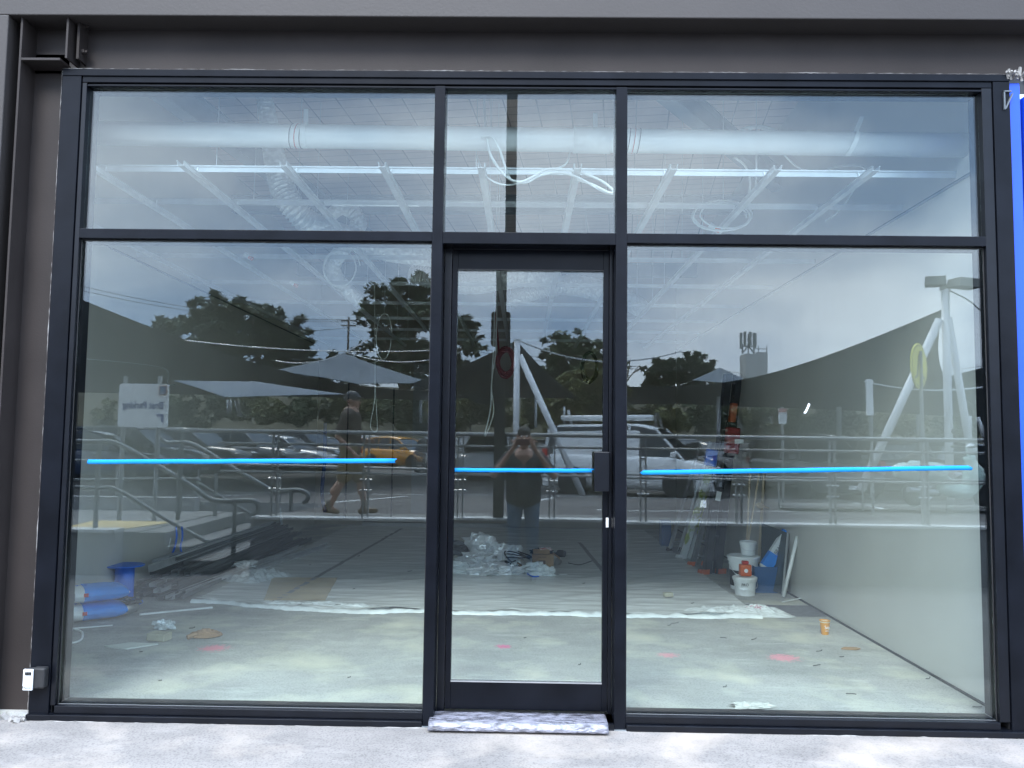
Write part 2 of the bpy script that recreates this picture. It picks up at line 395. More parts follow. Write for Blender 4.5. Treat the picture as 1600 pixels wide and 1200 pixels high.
# interior shell (its own walls, roof)
XL, XR, YB = -3.8, 2.8, 10.2
def wallmat():
    m = mat('set plasterboard', (.58, .57, .53), .85, 0, .05, 1.1)
    nt, Nn, L, P = nodes_of(m)
    t = Nn('ShaderNodeTexCoord'); sx = Nn('ShaderNodeSeparateXYZ'); L(t.outputs['Object'], sx.inputs[0])
    s = ao_free_math(nt, 'ADD', ao_free_math(nt, 'ADD', sx.outputs[0], sx.outputs[1]), .35)
    fr_ = ao_free_math(nt, 'FRACT', ao_free_math(nt, 'DIVIDE', s, 2.4))
    band = ao_free_math(nt, 'LESS_THAN', ao_free_math(nt, 'ABSOLUTE', ao_free_math(nt, 'SUBTRACT', fr_, .5)), .06)
    q = Nn('ShaderNodeMix'); q.data_type = 'RGBA'; L(ao_free_math(nt, 'MULTIPLY', band, .28), q.inputs['Factor'])
    src = P.inputs['Base Color'].links[0].from_socket; L(src, q.inputs['A']); q.inputs['B'].default_value = (.60, .59, .56, 1)
    L(q.outputs['Result'], P.inputs['Base Color']); return m
M_setwall = wallmat()
MB().box(XR, XR+.12, .22, YB, .0, 6.4).build('party_wall', M_setwall, bld)
MB().box(XR-.012, XR-.0005, .22, YB-.1, .031, .045).build('floor_joint_shade', M_dark, bld)  # dark strip painting in the shade of the gap at the wall foot
MB().box(XL-.12, XL, .0, YB, .0, 6.4).build('party_wall', M_setwall, bld)
M_back = mat('raw back wall board', (.42, .385, .34), .85, 0, .12, 1.5)
MB().box(XL-.12, XR+.12, YB, YB+.12, .0, 6.4).build('back_wall', M_back, bld)
MB().box(XL, -2.745, .1, .22, 0, 6.0).build('front_wall', M_wall, bld)
MB().box(-2.75, 2.92, .12, .22, 3.78, 6.0).build('front_wall', M_wall, bld)
# roof blanket with wire mesh
def roofmat():
    m = mat('roof insulation', (.72, .58, .55), .7, 0, .1, 2.2)
    nt, Nn, L, P = nodes_of(m)
    t = Nn('ShaderNodeTexCoord'); mp = Nn('ShaderNodeMapping'); mp.inputs['Rotation'].default_value = (0, 0, R(7)); L(t.outputs['Object'], mp.inputs[0])
    sx = Nn('ShaderNodeSeparateXYZ'); L(mp.outputs[0], sx.inputs[0]); ms = []
    for i, per in ((0, .30), (1, .15)):
        f = ao_free_math(nt, 'FRACT', ao_free_math(nt, 'DIVIDE', sx.outputs[i], per*1.15))
        ms.append(ao_free_math(nt, 'LESS_THAN', f, .045 if i == 0 else .06))
    g = ao_free_math(nt, 'MAXIMUM', ms[0], ms[1])
    q = Nn('ShaderNodeMix'); q.data_type = 'RGBA'; L(g, q.inputs['Factor'])
    L(P.inputs['Base Color'].links[0].from_socket, q.inputs['A']); q.inputs['B'].default_value = (.36, .29, .29, 1)
    L(q.outputs['Result'], P.inputs['Base Color']); return m
MB().grid(lambda u, v: (XL+(XR-XL)*u, .2+(YB-.2)*v, 5.3-.55*v), 2, 2).build('roof_insulation', roofmat(), bld)
MB().box(-9, 6.2, .0, YB+.2, 6.4, 6.5).build('roof', M_portal, bld)
M_beam = mat('primed steel', (.20, .23, .26), .6, 0, .12, 3)
def ibeam(p, q, h, w, par):
    p = Vector(p); q = Vector(q); L_ = (q-p).length; an = math.atan2(q.y-p.y, q.x-p.x); el = -math.asin((q.z-p.z)/L_)
    c = (p+q)/2; m = Matrix.Rotation(an, 3, 'Z') @ Matrix.Rotation(el, 3, 'Y'); b = MB()
    for dz, sy, sz in ((0, .012, h-.024), (h/2-.006, w, .012), (-h/2+.006, w, .012)):
        b.obox(c + m @ Vector((0, 0, dz)), (L_, sy, sz), (0, el, an))
    return b.build('rafter', M_beam, par)
ibeam((-3.8, 2.0, 4.95), (2.8, 1.5, 5.0), .2, .12, bld)
ibeam((.55, .9, 4.45), (2.8, 4.2, 4.5), .22, .14, bld)
ibeam((-3.4, .4, 4.6), (-1.9, 9.8, 4.5), .25, .15, bld)
ibeam((-3.8, 5.6, 4.6), (2.8, 5.4, 4.6), .22, .14, bld)
ibeam((-3.8, 8.6, 4.4), (2.8, 8.4, 4.4), .22, .14, bld)

# plaster panels and screw lines on the back wall
def pane_board(x0, x1, z0, z1, m, label, y=YB-.02):
    b = MB().box(x0, x1, y, YB-.001, z0, z1); o = b.build('plasterboard_sheet', m); tag(o, label, 'board'); return o
M_lboard = mat('white primed board', (.42, .42, .43), .7, 0, .08, 2)
pane_board(at(644, 700, YB).x, at(674, 700, YB).x, .25, 3.0, M_lboard, 'narrow pale board standing against the back wall left of the door')
pane_board(at(712, 700, YB).x, at(764, 700, YB).x, .22, 3.0, M_back, 'dull board fixed to the back wall behind the door glass, left of the post')
for px in (545, 616):
    p0 = at(px, 600, YB); sc_ = MB().box(p0.x-.012, p0.x+.012, YB-.002, YB-.0005, .2, 2.6)
    for k in range(24):
        p = at(px, 600+k*9, YB); sc_.obox((p0.x, YB-.0025, p.z), (.035, .002, .02))
    sc_.build('screw_line', M_dark, bld)
o = MB().box(at(567, 815, 10.0).x, at(793, 815, 10.0).x, 9.95, 10.1, .03, .1).build('timber_length', M_lboard); tag(o, 'long white painted timber lying along the foot of the back wall', 'timber')

# ================================================================ shopfront
sf = thing('shopfront', (0, 0, 0), 'black aluminium shopfront with three bays, top lights and a recessed glass door', 'shopfront', wl=False)
F0, F1 = -.04, .11
Zs, Zt0, Zt1, Zh = .075, 2.73, 2.787, 3.642      # sill top, transom bottom/top, head bottom
Lx, Ml0, Ml1, Mr0, Mr1, Rx = -2.601, -.541, -.48, .52, .585, 2.638
def member(name, x0, x1, z0, z1, m=M_frame2, y0=F0, y1=F1): return MB().box(x0, x1, y0, y1, z0, z1).build(name, m, sf, bevel=.0025)
member('jamb', -2.745, -2.632, .0, 3.70, M_frame2, -.046); member('jamb', 2.70, 2.795, .0, 3.70, M_frame2, -.046)
member('jamb_bead', -2.628, Lx, Zs, Zh+.02, M_frame, F0+.002); member('jamb_bead', Rx, 2.696, Zs, Zh+.02, M_frame, F0+.002)
member('groove', -2.632, -2.628, .0, 3.70, M_black, -.02); member('groove', 2.696, 2.70, .0, 3.70, M_black, -.02)
member('head', -2.745, 2.795, 3.70, 3.74, M_frame2, -.05); member('head_bead', -2.628, 2.696, Zh+.022, 3.70, M_frame2, F0)
member('groove', -2.628, 2.696, Zh+.012, Zh+.022, M_black, -.015); member('head_gasket', -2.6, 2.64, Zh, Zh+.012, M_frame2, F0+.004)
member('mullion', Ml0, Ml1, .0, Zh+.012, M_frame2, F0-.002); member('mullion', Mr0, Mr1, .0, Zh+.012, M_frame2, F0-.002)
for a, b in ((Lx, Ml0), (Mr1, Rx)):
    member('transom', a, b, Zt0, Zt1); member('transom_gasket', a, b, Zt0-.007, Zt0, M_black, -.012)
    member('sill', a, b, .035, Zs, M_frame, F0-.004); member('sill_flashing', a, b, .0, .033, M_frame, F0-.03)
    for e0, e1 in ((a, a+.006), (b-.006, b)): member('glazing_gasket', e0, e1, Zs, Zt0-.007, M_black, -.014, -.006)
    member('glazing_gasket', a+.006, b-.006, Zs, Zs+.004, mat('grey gasket', (.10, .105, .11), .5), -.014, -.008)
member('transom', Ml1, Mr0, Zt0-.012, Zt1)
member('sill_flashing', -2.745, Lx, .0, .033, M_frame, F0-.03); member('sill_flashing', Rx, 2.795, .0, .033, M_frame, F0-.03)
for x in ((Lx+Ml0)/2+.3, Mr1+1.1):
    pass
PANE_TILT = -.0104
def pane(x0, x1, z0, z1, par=sf, y=0.0, name='glass_pane'):
    return MB().box(x0, x1, y, y+.008, z0, z1).build(name, M_glass, par)
E_ = .0005
pane(Lx+E_, Ml0-E_, Zs+E_, Zt0-.0075); pane(Mr1+E_, Rx-E_, Zs+E_, Zt0-.0075)
pane(Lx+E_, Ml0-E_, Zt1+E_, Zh-E_); 
cp = MB().box(-.4995, .4995, 0, .008, Zt1+E_, Zh-E_).build('glass_pane', M_glass, sf); cp.location = (.02, .0, 0); cp.rotation_euler = (0, 0, PANE_TILT)   # this light sits a little askew in its bead
pane(Mr1+E_, Rx-E_, Zt1+E_, Zh-E_)
# door, set back in its recess (copy of the part/sub-part scheme: shopfront > door > stile, rail, glass, handle)
DY = .10
def dX(px, y=700): return at(px, y, DY).x
door_x0, door_x1 = Ml1+.002, Mr0-.002
gx0, gx1 = dX(710.5), dX(942)
gz1 = at(827, 421, DY).z; gz0 = at(827, 1067, DY).z; dtop = at(827, 392, DY).z + .03
member('door_head', Ml1, Mr0, dtop, Zt0-.0125, M_black, DY-.01, .16)  # coloured black to put the recess shade under the transom into it
for a, b in ((door_x0, gx0-.034), (gx1+.034, door_x1)): member('door_jamb', a, b, .04, dtop, M_frame, DY-.012, .16)
door = MB().box(gx0-.032, gx0, DY, DY+.045, .05, dtop-.004)
door.box(gx1, gx1+.032, DY, DY+.045, .05, dtop-.004); door.box(gx0, gx1, DY+.0015, DY+.044, gz1, dtop-.004); door.box(gx0, gx1, DY+.0015, DY+.044, .05, gz0)
door = door.build('door', M_frame2, sf, bevel=.002)
MB().box(gx0, gx1, DY-.002, DY, gz1-.006, gz1).build('gasket', M_black, door)
pane(gx0+E_, gx1-E_, gz0+E_, gz1-E_, door, DY+.018, 'glass')
MB().box(gx0, gx1, DY+.001, DY+.017, gz0-.001, gz0+.004).build('glazing_bead', M_alu, door)
hx0, hx1 = dX(925, 735), dX(951, 735); hz0 = at(938, 769, 0).z; hz1 = at(938, 706, 0).z
h = MB().box(hx0+.008, hx1, DY-.065, DY-.05, hz0, hz1); h.box(hx1-.012, hx1, DY-.05, DY-.0005, hz0, hz1)
h.build('handle', M_frame, door, bevel=.004)
lbp = at(951.5, 816.5, DY)
MB().box(lbp.x-.018, lbp.x+.018, DY-.004, DY-.0005, lbp.z-.028, lbp.z+.028).build('lock_plate', M_white, door, bevel=.003)
MB().box(lbp.x-.004, lbp.x+.004, DY-.006, DY-.004, lbp.z-.014, lbp.z+.014).build('lock_slot', M_alu, door)
# threshold wrapped in protective film
th = MB().grid(lambda u, v: (Ml1-.02+(Mr0-Ml1-.02)*u, -.135+.20*v, .038+.003*nz(u*30, v*5, 2)+.002*nz(u*90, v*12, 4)-(.03 if v < .12 else 0)), 90, 8)
M_film = mat('wrinkled protective film', (.20, .20, .235), .25, .2, .75, 14, bump=.6, bs=26, detail=8, stretch=(1, 3, 1))
tag(th.build('threshold', M_film, smooth=True, solid=-.012), 'door threshold covered in crinkled silver grey protective film', 'threshold')
MB().box(Ml1, Mr0, -.05, .13, -.02, .03).build('sill', M_frame, sf)

# lock box on the jamb
p = at(46, 1060, -.09)
lb = thing('key_lock_box', (-2.76, -.05, .24), 'small white and black key safe hung at the bottom left jamb', 'lock box')
MB().box(p.x+.012, p.x+.085, -.095, -.047, p.z-.055, p.z+.058).build('shell', M_black, lb, bevel=.01)
MB().box(p.x-.028, p.x+.028, -.108, -.0955, p.z-.062, p.z+.054).build('cover', M_white, lb, bevel=.009)
MB().box(p.x-.02, p.x+.05, -.0953, -.05, p.z-.05, p.z+.05).build('body', M_black, lb)
for k in range(4): MB().box(p.x-.014+k*.009, p.x-.007+k*.009, -.112, -.1082, p.z+.022, p.z+.04).build('dial', M_black, lb, bevel=.001)
text('lettering', 'Master', .019, (p.x, -.1085, p.z-.045), (R(90), 0, 0), M_dark, lb, .0004)

# masking tape on the glass: three strips
def tape(px0, y0, px1, y1, wdt, label, Y=-.0012, dy=0):
    a = at(px0, y0, Y); b = at(px1, y1, Y); n = 40
    def fn(u, v):
        c = a.lerp(b, u); return (c.x, Y-.0009*abs(nz(u*14, v*2, px0)), c.z+(v-.5)*wdt+.0018*nz(u*9, 1, px0))
    m = MB(); m.grid(fn, n, 2)
    rr = random.Random(px0)
    for e, s_ in ((0, -1), (n, 1)):
        for j in range(3):
            i = e*3+j; x, y, z = m.v[i]; m.v[i] = (x + s_*(.03*rr.random()), y-.003, z)
    tag(m.build('masking_tape', M_tape, smooth=True, solid=.0008), label, 'tape', 'blue tape strips across the glass')
tape(142, 721.5, 614, 720, .026, 'bright blue masking tape strip across the left window')
tape(713, 734.5, 923, 735.5, .023, 'bright blue masking tape strip across the door glass', DY+.0165)
tape(1008, 738.5, 1512, 731, .026, 'bright blue masking tape strip across the right window')
# ================================================================ ceiling space
cf = thing('ceiling_frame', (0, 5, 3.3), 'galvanised suspended ceiling framing of rails and furring channels with no boards on', 'ceiling frame')
ZC = 3.30
rails = [.56, 1.30, 2.45, 3.1, 4.4, 5.7, 7.0, 8.2, 9.4]
for i, y in enumerate(rails):
    b = MB().box(XL, XR, y-.004, y+.004, ZC+.03, ZC+.062); b.box(XL, XR, y-.014, y+.014, ZC+.062, ZC+.072)
    b.build('main_rail', M_galv, cf)
    for k in range(3):
        x = (-2.05, -.3, 1.6)[k] + .2*nz(i, k*3.3)
        MB().tube([(x, y, ZC+.06), (x+.01, y, 4.9)], .003, 5).build('hanger_rod', M_galv, cf)
chx = [at(px, 258, .35).x for px in (133, 283, 443, 597, 752, 903, 1053, 1215, 1368)]
for i, x in enumerate([XL+.22] + chx):
    y0 = .34 if i else .9; b = MB(); w = .019
    b.box(x-w, x+w, y0, YB-.1, ZC-.002, ZC)
    for s in (-1, 1):
        b.box(min(x+s*w, x+s*(w+.0015)), max(x+s*w, x+s*(w+.0015)), y0, YB-.1, ZC-.002, ZC+.027)
        b.box(min(x+s*w, x+s*(w+.009)), max(x+s*w, x+s*(w+.009)), y0, YB-.1, ZC+.027, ZC+.0285)
    b.build('furring_channel', M_galv, cf)
    cb = MB()
    for y in rails:
        for s in (-1, 1): cb.obox((x+s*.02, y, ZC+.03), (.006, .03, .06), (0, R(12*s), 0))
    cb.build('rail_clip', M_alu, cf)
MB().box(XL, XL+.025, .25, YB, ZC-.01, ZC).build('wall_angle', M_dstud, cf); MB().box(XR-.025, XR, .25, YB, ZC-.01, ZC).build('wall_angle', M_dstud, cf)
MB().tube([at(520, 322, 1.3)+Vector((0, 0, .01)), at(655, 323, 1.3)+Vector((0, 0, .01))], .010, 4).build('rail_splice', M_galv, cf)

# big white drainage pipe behind the top lights
pi = thing('drain_pipe', (0, .45, 3.5), 'thick white plastic drainage pipe running the whole width behind the top windows', 'pipe')
zL, zR = at(480, 213, .45).z, at(1400, 226, .45).z
sl = (zR-zL)/(at(1400, 226, .45).x-at(480, 213, .45).x)
def pz(x): return zL + sl*(x-at(480, 213, .45).x)
MB().tube([(XL, .45, pz(XL)), (XR, .45, pz(XR))], .076, 28).build('tube', M_white, pi, smooth=True)
xc = at(915, 226, .45).x
MB().tube([(xc-.08, .45, pz(xc-.08)), (xc+.16, .45, pz(xc+.16))], .083, 28).build('coupling', M_white, pi, smooth=True)
for px in (460, 985):
    for k in range(3):
        x = at(px+k*5, 215, .45).x; t = .012*(k-1)
        MB().tube([(x+t+.01*math.cos(a), .45+.0775*math.sin(a), pz(x)+.0775*math.cos(a)) for a in [i*math.pi/12 for i in range(25)]], .0028, 5).build('printed_ring', M_red if k == 1 else M_dark, pi)
for px, dx in ((477, 0), (930, 0), (1330, .06)):
    x = at(px, 220, .45).x; z = pz(x); b = MB()
    b.grid(lambda u, v: (x+(v-.5)*.03+dx*(.5*math.cos(u*math.pi)), .45-.081*math.sin(u*math.pi*1.0), z+.081*math.cos(u*math.pi)), 14, 1)
    b.grid(lambda u, v: (x+(v-.5)*.03+dx*(.5+u*.7), .45-.001, z+.081+u*.10), 4, 1)
    b.build('hanger_strap', M_white, pi, solid=.003)

# flexible foil ducts
def duct(pts, r, label, ring=.034, sag=0):
    P = crom([Vector(p) for p in pts], 10); L_ = sum((P[i+1]-P[i]).length for i in range(len(P)-1))
    n = int(L_/ring)*2; Q = []; acc = [0]
    for i in range(len(P)-1): acc.append(acc[-1] + (P[i+1]-P[i]).length)
    j = 0
    for i in range(n+1):
        d = L_*i/n
        while j < len(P)-2 and acc[j+1] < d: j += 1
        Q.append(P[j].lerp(P[j+1], (d-acc[j])/max(1e-6, acc[j+1]-acc[j])))
    b = MB().tube(Q, [r*min(1, .62+1.1*i/n)*(1 if i % 2 else .80)*(1+.06*nz(i*.3, r*9)) for i in range(n+1)], 20)
    return tag(b.build('flexible_duct', M_foil), label, 'duct', 'foil ducts above the ceiling frame')
duct([at(410, 138, 2.5), at(418, 180, 2.5), at(428, 240, 2.4), at(444, 300, 2.3), at(482, 348, 2.4), at(545, 372, 2.95), at(610, 392, 3.45), at(690, 402, 3.9)], .115, 'long foil duct hanging from the roof and sweeping down behind the left top window')
duct([at(500, 352, 4.2), at(535, 325, 3.8), at(560, 352, 3.8), at(520, 420, 4.6), at(560, 470, 5.2)], .09, 'short curled foil duct behind the first, left of the door')
duct([at(640, 428, 5.0), at(705, 440, 5.0), at(760, 436, 5.3), at(820, 428, 5.8), at(865, 440, 6.2)], .17, 'fat foil duct crossing behind the top of the door glass')
duct([at(800, 470, 6.5), at(850, 452, 6.2), at(900, 446, 6.4), at(960, 462, 7.2), at(1000, 480, 8)], .15, 'second fat foil duct to the right behind the door glass')

# cables
def cable(pts, r, m, name, label, cat='cable', grp=None, k=8, par=None):
    o = MB().tube(pts, r, 7, smooth=k).build(name, m, par, smooth=True)
    if par is None: tag(o, label, cat, grp)
    return o
g = 'loose white cables in the ceiling space'
cable([at(*q) for q in ((757, 140, .62), (757, 175, .6), (761, 215, .38), (768, 245, .40), (790, 275, .42), (812, 284, .42), (835, 275, .42), (858, 264, .42), (900, 268, .42), (935, 280, .42), (958, 297, .42), (952, 301, .43), (925, 288, .45), (900, 280, .48))], .0085, M_cable, 'cable', 'thick white cable loop dangling over the pipe in the middle top window', grp=g)
cable([at(*q) for q in ((752, 214, .36), (768, 214, .35), (780, 232, .36), (790, 262, .40), (800, 282, .43), (822, 285, .43), (845, 274, .43), (875, 270, .43), (905, 278, .44), (940, 298, .45), (960, 303, .46))], .0075, M_cable, 'cable', 'second white cable looping beside the first in the middle top window', grp=g)
cable([at(*q) for q in ((745, 243, .7), (752, 262, .6), (765, 280, .5), (790, 289, .46), (820, 285, .46))], .006, M_cable, 'cable', 'thin white cable curling left of the middle top window bundle', grp=g)
cable([at(*q) for q in ((890, 238, .6), (885, 255, .55), (870, 263, .5), (845, 266, .5))], .006, M_cable, 'cable', 'short thin white cable tail below the pipe coupling', grp=g)
cable([at(*q) for q in ((1148, 214, .7), (1165, 200, .6), (1190, 200, .58), (1215, 212, .6), (1235, 225, .8))], .010, M_cable, 'cable', 'arched white cable lying over the pipe in the right top window', grp=g)
cable([at(*q) for q in ((1160, 210, .62), (1185, 197, .6), (1215, 205, .6), (1232, 216, .7))], .008, M_cable, 'cable', 'upper of the arched white cables over the pipe on the right', grp=g)
cable([at(*q) for q in ((1148, 246, .9), (1165, 260, 1), (1172, 285, 1.1), (1170, 304, 1.2))], .009, M_cable, 'cable', 'white cable dropping below the pipe at the second right channel', grp=g)
cable([at(*q) for q in ((1182, 200, .9), (1182, 250, .9), (1181, 292, 1))], .007, M_cable, 'cable', 'straight vertical white cable behind the pipe on the right', grp=g)
cable([at(*q) for q in ((1226, 243, .8), (1248, 262, .9), (1280, 268, 1), (1310, 260, 1.1), (1350, 262, 1.3), (1338, 290, 1.3), (1315, 325, 1.4), (1290, 345, 1.4))], .006, M_cable, 'cable', 'long thin white cable swagging below the pipe at the far right', grp=g)
def coil(cx, cy_, Y, rx, ry, r, m, label, turns=3, cat='cable coil', name='cable_coil', grp=None):
    c = at(cx, cy_, Y); s = (Y-CAM.y)/FPX; pts = []; rr = random.Random(cx)
    for i in range(turns*22):
        a = i/22*2*math.pi; w = 1+.14*math.sin(i*.31+cx)+.10*math.sin(i*.083+cx*.3)+.03*rr.random()
        pts.append(c + Vector((rx*s*w*math.cos(a), .02*math.sin(i*.2), ry*s*w*math.sin(a))))
    return tag(MB().tube(pts, r, 6).build(name, m, smooth=True), label, cat, grp)
g2 = 'coils of cable hanging from the ceiling frame'
coil(1130, 340, 1.5, 42, 22, .007, M_cable, 'white cable coil hanging in the right top window', 3, grp=g2)
coil(530, 415, 3.0, 27, 30, .006, M_cable, 'white cable coil hanging at the top of the left window', 2, grp=g2)
coil(790, 566, 6.5, 12, 20, .014, mat('dark red cable', (.20, .015, .02), .5), 'red cable coil hanging behind the door glass', 9, grp=g2)
coil(922, 575, 7.0, 11, 22, .016, M_black, 'black cable coil hanging behind the right side of the door glass', 4, grp=g2)
coil(600, 520, 4.5, 13, 40, .005, M_cable, 'thin white cable loop hanging behind the left window', 1, grp=g2)
cable([at(*q) for q in ((775, 425, 6.4), (774, 480, 6.4), (777, 520, 6.4), (780, 555, 6.4))], .014, MT['dark red cable'], 'cable', 'red cables dropping to the red coil behind the door glass')
cable([at(*q) for q in ((773, 420, 6.0), (772, 520, 6.0), (768, 600, 6.0), (766, 640, 6.0), (757, 680, 6.0))], .009, M_cable, 'cable', 'pair of long white cables hanging down left behind the door glass', grp='long hanging cables')
cable([at(*q) for q in ((776, 420, 6.1), (775, 540, 6.1), (768, 600, 6.1), (771, 645, 6.1), (758, 682, 6.1))], .009, M_cable, 'cable', 'pair of long white cables hanging down left behind the door glass', grp='long hanging cables')
cable([at(*q) for q in ((585, 440, 5), (586, 560, 5), (585, 625, 5), (579, 660, 5), (581, 672, 5), (589, 672, 5), (588, 640, 5), (586, 600, 5))], .004, M_cable, 'cable', 'thin cable hanging down in a narrow loop behind the left window')
cable([at(*q) for q in ((128, 560, 1.3), (255, 575, 3.2), (262, 600, 3.2), (275, 600, 3.2))], .003, M_cable, 'string', 'thin string hanging on the left wall')
for px, py, Y in ((386, 400, 2.8), (457, 443, 3.4), (1113, 355, 1.6)):
    c = at(px, py, Y); u = thing('junction_connector', c, {386: 'white and red cable connector under the rail at the left window top', 457: 'orange tipped connector hanging on its lead in the left window', 1113: 'white and red connector in the right top window coil'}[px], 'connector')
    MB().tube([c+Vector((-.02, 0, .02)), c+Vector((.03, 0, -.015))], .022, 10).build('plug', M_white, u); MB().tube([c+Vector((.02, -.005, -.01)), c+Vector((.055, -.005, -.03))], .019, 10).build('tip', M_orange, u)

# ================================================================ on the floor inside
ZF = .03
M_sheet = mat('plastic drop sheet', (.86, .87, .85), .25, 0, .10, 2.6, alpha=.93, spec=.6, stretch=(.5, 2.5, 1), detail=7)
def sheetz(x, y):
    w = .0055*nz(x*.9, y*7.5, 1) + .004*nz(x*2.2, y*17, 4) + .003*abs(nz(x*3+y*4, y*11-x*3, 7))*2
    s = .012*max(0, nz((x+y*.55)*1.1, (y-x*.5)*5, 9))
    return ZF+.012+w+s
def edge(x):
    e = 2.72 + .09*nz(x*1.7, 3) + .03*nz(x*6, 8)
    if x < -2.1: e += min(.3, (-2.1-x)*.5)
    return e
M_sheet2 = M_sheet
def sheet_fn(u, v):
    x = -3.1+5.25*u; ey = edge(x); y = ey + (9.9-ey)*v**1.35
    z = sheetz(x, y)
    d = y-ey
    if d < .25: z += .06*(1-d/.25)*max(0, .35+.8*nz(x*2.1, 11)) + .012*abs(nz(x*9, d*14, 2))*(1-d/.25)
    return (x, y, z)
ds = tag(MB().grid(sheet_fn, 230, 260).build('drop_sheet', M_sheet, smooth=True), 'large crinkled translucent plastic drop sheet taped over the concrete floor', 'drop sheet')
M_film2 = mat('bunched polythene', (.82, .85, .85), .25, 0, .12, 7, alpha=.9, bump=.4, bs=18)
def hem(u, v):
    x = -3.1+5.25*u; a = v*math.pi*1.15; w = .035+.03*abs(nz(x*2.3, 4))+.02*nz(x*9, 2)
    return (x, edge(x)-.02+w-w*math.cos(a)*1.2, ZF+.004+w*.75*max(0, math.sin(a))+.006*nz(x*20, v*4, 3))
MB().grid(hem, 260, 8).build('folded_edge', M_film2, ds, smooth=True)
# bunched folds
def bunch(cx, cy0, L_, W_, H_, rz, label, seed, n=90, m=M_sheet):
    ca, sa = math.cos(rz), math.sin(rz)
    def fn(u, v):
        a, b = (u-.5)*L_, (v-.5)*W_*(1+.35*nz(u*4, seed))
        env = max(0, 1-(2*v-1)**2)*max(0, 1-(2*u-1)**4)
        z = ZF+.004 + H_*env*(.45+.6*abs(nz(u*7, v*9, seed))) + .018*env*nz(u*25, v*25, seed)
        return (cx+a*ca-b*sa+.03*nz(u*9, v*5, seed), cy0+a*sa+b*ca+.03*nz(u*8, v*6, seed+4), z)
    return tag(MB().grid(fn, n, 40).build('plastic_bunch', m, smooth=True), label, 'plastic sheet', 'bunched plastic on the floor')
bunch(1.98, 2.95, .95, .42, .09, R(8), 'bunched clear plastic gathered below the white buckets', 3, m=M_film2)
bunch(-1.9, 2.95, 1.35, .28, .05, R(-3), 'folded bright edge of clear plastic in front of the beige patch', 8, m=M_film2)
bunch(-2.9, 4.4, .7, .5, .12, R(60), 'crumpled clear plastic heap beside the steel studs', 12, m=M_film2)
a, b_, c_, d_ = atz(412, 942, ZF), atz(508, 942, ZF), atz(528, 906, ZF), atz(425, 906, ZF)
M_beige = mat('beige film', (.70, .55, .33), .4, 0, .1, 6, alpha=.55)
pb = MB(); pb.grid(lambda u, v: (lambda q: (q.x, q.y, sheetz(q.x, q.y)+.012))(a.lerp(b_, u).lerp(d_.lerp(c_, u), v)), 40, 30)
tag(pb.build('beige_film', M_beige, smooth=True), 'beige patch of film showing on the plastic drop sheet', 'film')
q0, q1 = atz(428, 944, ZF), atz(628, 828, ZF)
pb = MB(); nrm = Vector((q1.y-q0.y, q0.x-q1.x, 0)).normalized()*.028
pb.grid(lambda u, v: (lambda q: (q.x, q.y, sheetz(q.x, q.y)+.012))(q0.lerp(q1, u)+nrm*(2*v-1)), 80, 2)
M_grt = mat('grey joining tape', (.27, .27, .26), .5, 0, .1, 6, alpha=.7)
tag(pb.build('joining_tape', M_grt, smooth=True), 'dull tape joining two widths of plastic sheet, running to the back left', 'tape')
q0, q1 = atz(950, 905, ZF), atz(905, 850, ZF); nrm = Vector((q1.y-q0.y, q0.x-q1.x, 0)).normalized()*.028
pb = MB().grid(lambda u, v: (lambda q: (q.x, q.y, sheetz(q.x, q.y)+.012))(q0.lerp(q1, u)+nrm*(2*v-1)), 60, 2)
tag(pb.build('joining_tape', M_grt, smooth=True), 'short dull tape on the plastic sheet right of the rubbish heap', 'tape')
# hatch plate / damp rectangle
p = [atz(*q, ZF) for q in ((1352, 951), (1408, 951), (1368, 930), (1268, 930))]

def crumple(c, r, seed, amp=.45, n=22, m_=15, sharp=1.0):
    b = MB(); b.ball((0, 0, 0), 1, n, m_)
    vs_ = []
    for x, y, z in b.v:
        d = 1 + amp*nz(x*1.7, y*1.7, z*1.7+seed*5)*1.3 + amp*.8*nz(x*4.3, y*4.3, z*4.3+seed) + amp*.35*nz(x*10, y*10, z*10+seed)
        vs_.append((c[0]+x*d*r[0], c[1]+y*d*r[1], max(ZF+.004, c[2]+z*d*r[2])))
    b.v = vs_; return b
# --- rubbish heap
g3 = 'rubbish heap on the plastic sheet'
heap = [((755, 845), (.20, .16, .15), 1, 5.45, M_foil, 'crumpled silver foil ball at the top of the heap', .20),
        ((790, 858), (.17, .15, .12), 2, 5.35, M_foil, 'crumpled silver foil wad right of the heap top', .14),
        ((745, 868), (.20, .16, .10), 3, 5.15, M_foil, 'crumpled foil wad in the middle of the heap', .09),
        ((785, 884), (.19, .12, .07), 4, 4.95, M_foil, 'flattened foil wad at the front of the heap', .05),
        ((722, 882), (.17, .13, .07), 5, 5.0, M_film2, 'clear crumpled plastic at the left foot of the heap', .05),
        ((755, 888), (.15, .10, .06), 6, 4.85, M_foil, 'small foil wad lowest in the heap', .04),
        ((838, 884), (.12, .10, .06), 9, 4.95, M_film2, 'clear crinkled plastic in front of the cardboard box', .05),
        ((856, 886), (.07, .07, .055), 10, 4.85, M_film2, 'clear plastic ball right of the crinkled plastic', .04),
        ((728, 852), (.24, .2, .12), 7, 5.6, M_dark, 'dark grey sacking behind the foil on the left', .10),
        ((716, 868), (.13, .1, .06), 8, 5.3, mat('grey foam', (.32, .31, .26), .9, 0, .2, 9), 'pale foam scrap at the left of the heap', .07)]
for (px, py), rr_, sd_, Y, m_, lab, z_ in heap:
    q = at(px, py, Y); tag(crumple((q.x, Y, ZF+z_*1.15), tuple(1.22*k_ for k_ in rr_), sd_).build('crumpled_foil' if m_ is M_foil else 'crumpled_rubbish', m_), lab, 'rubbish', g3)
hr = random.Random(3); q = at(808, 868, 5.2); pts = []
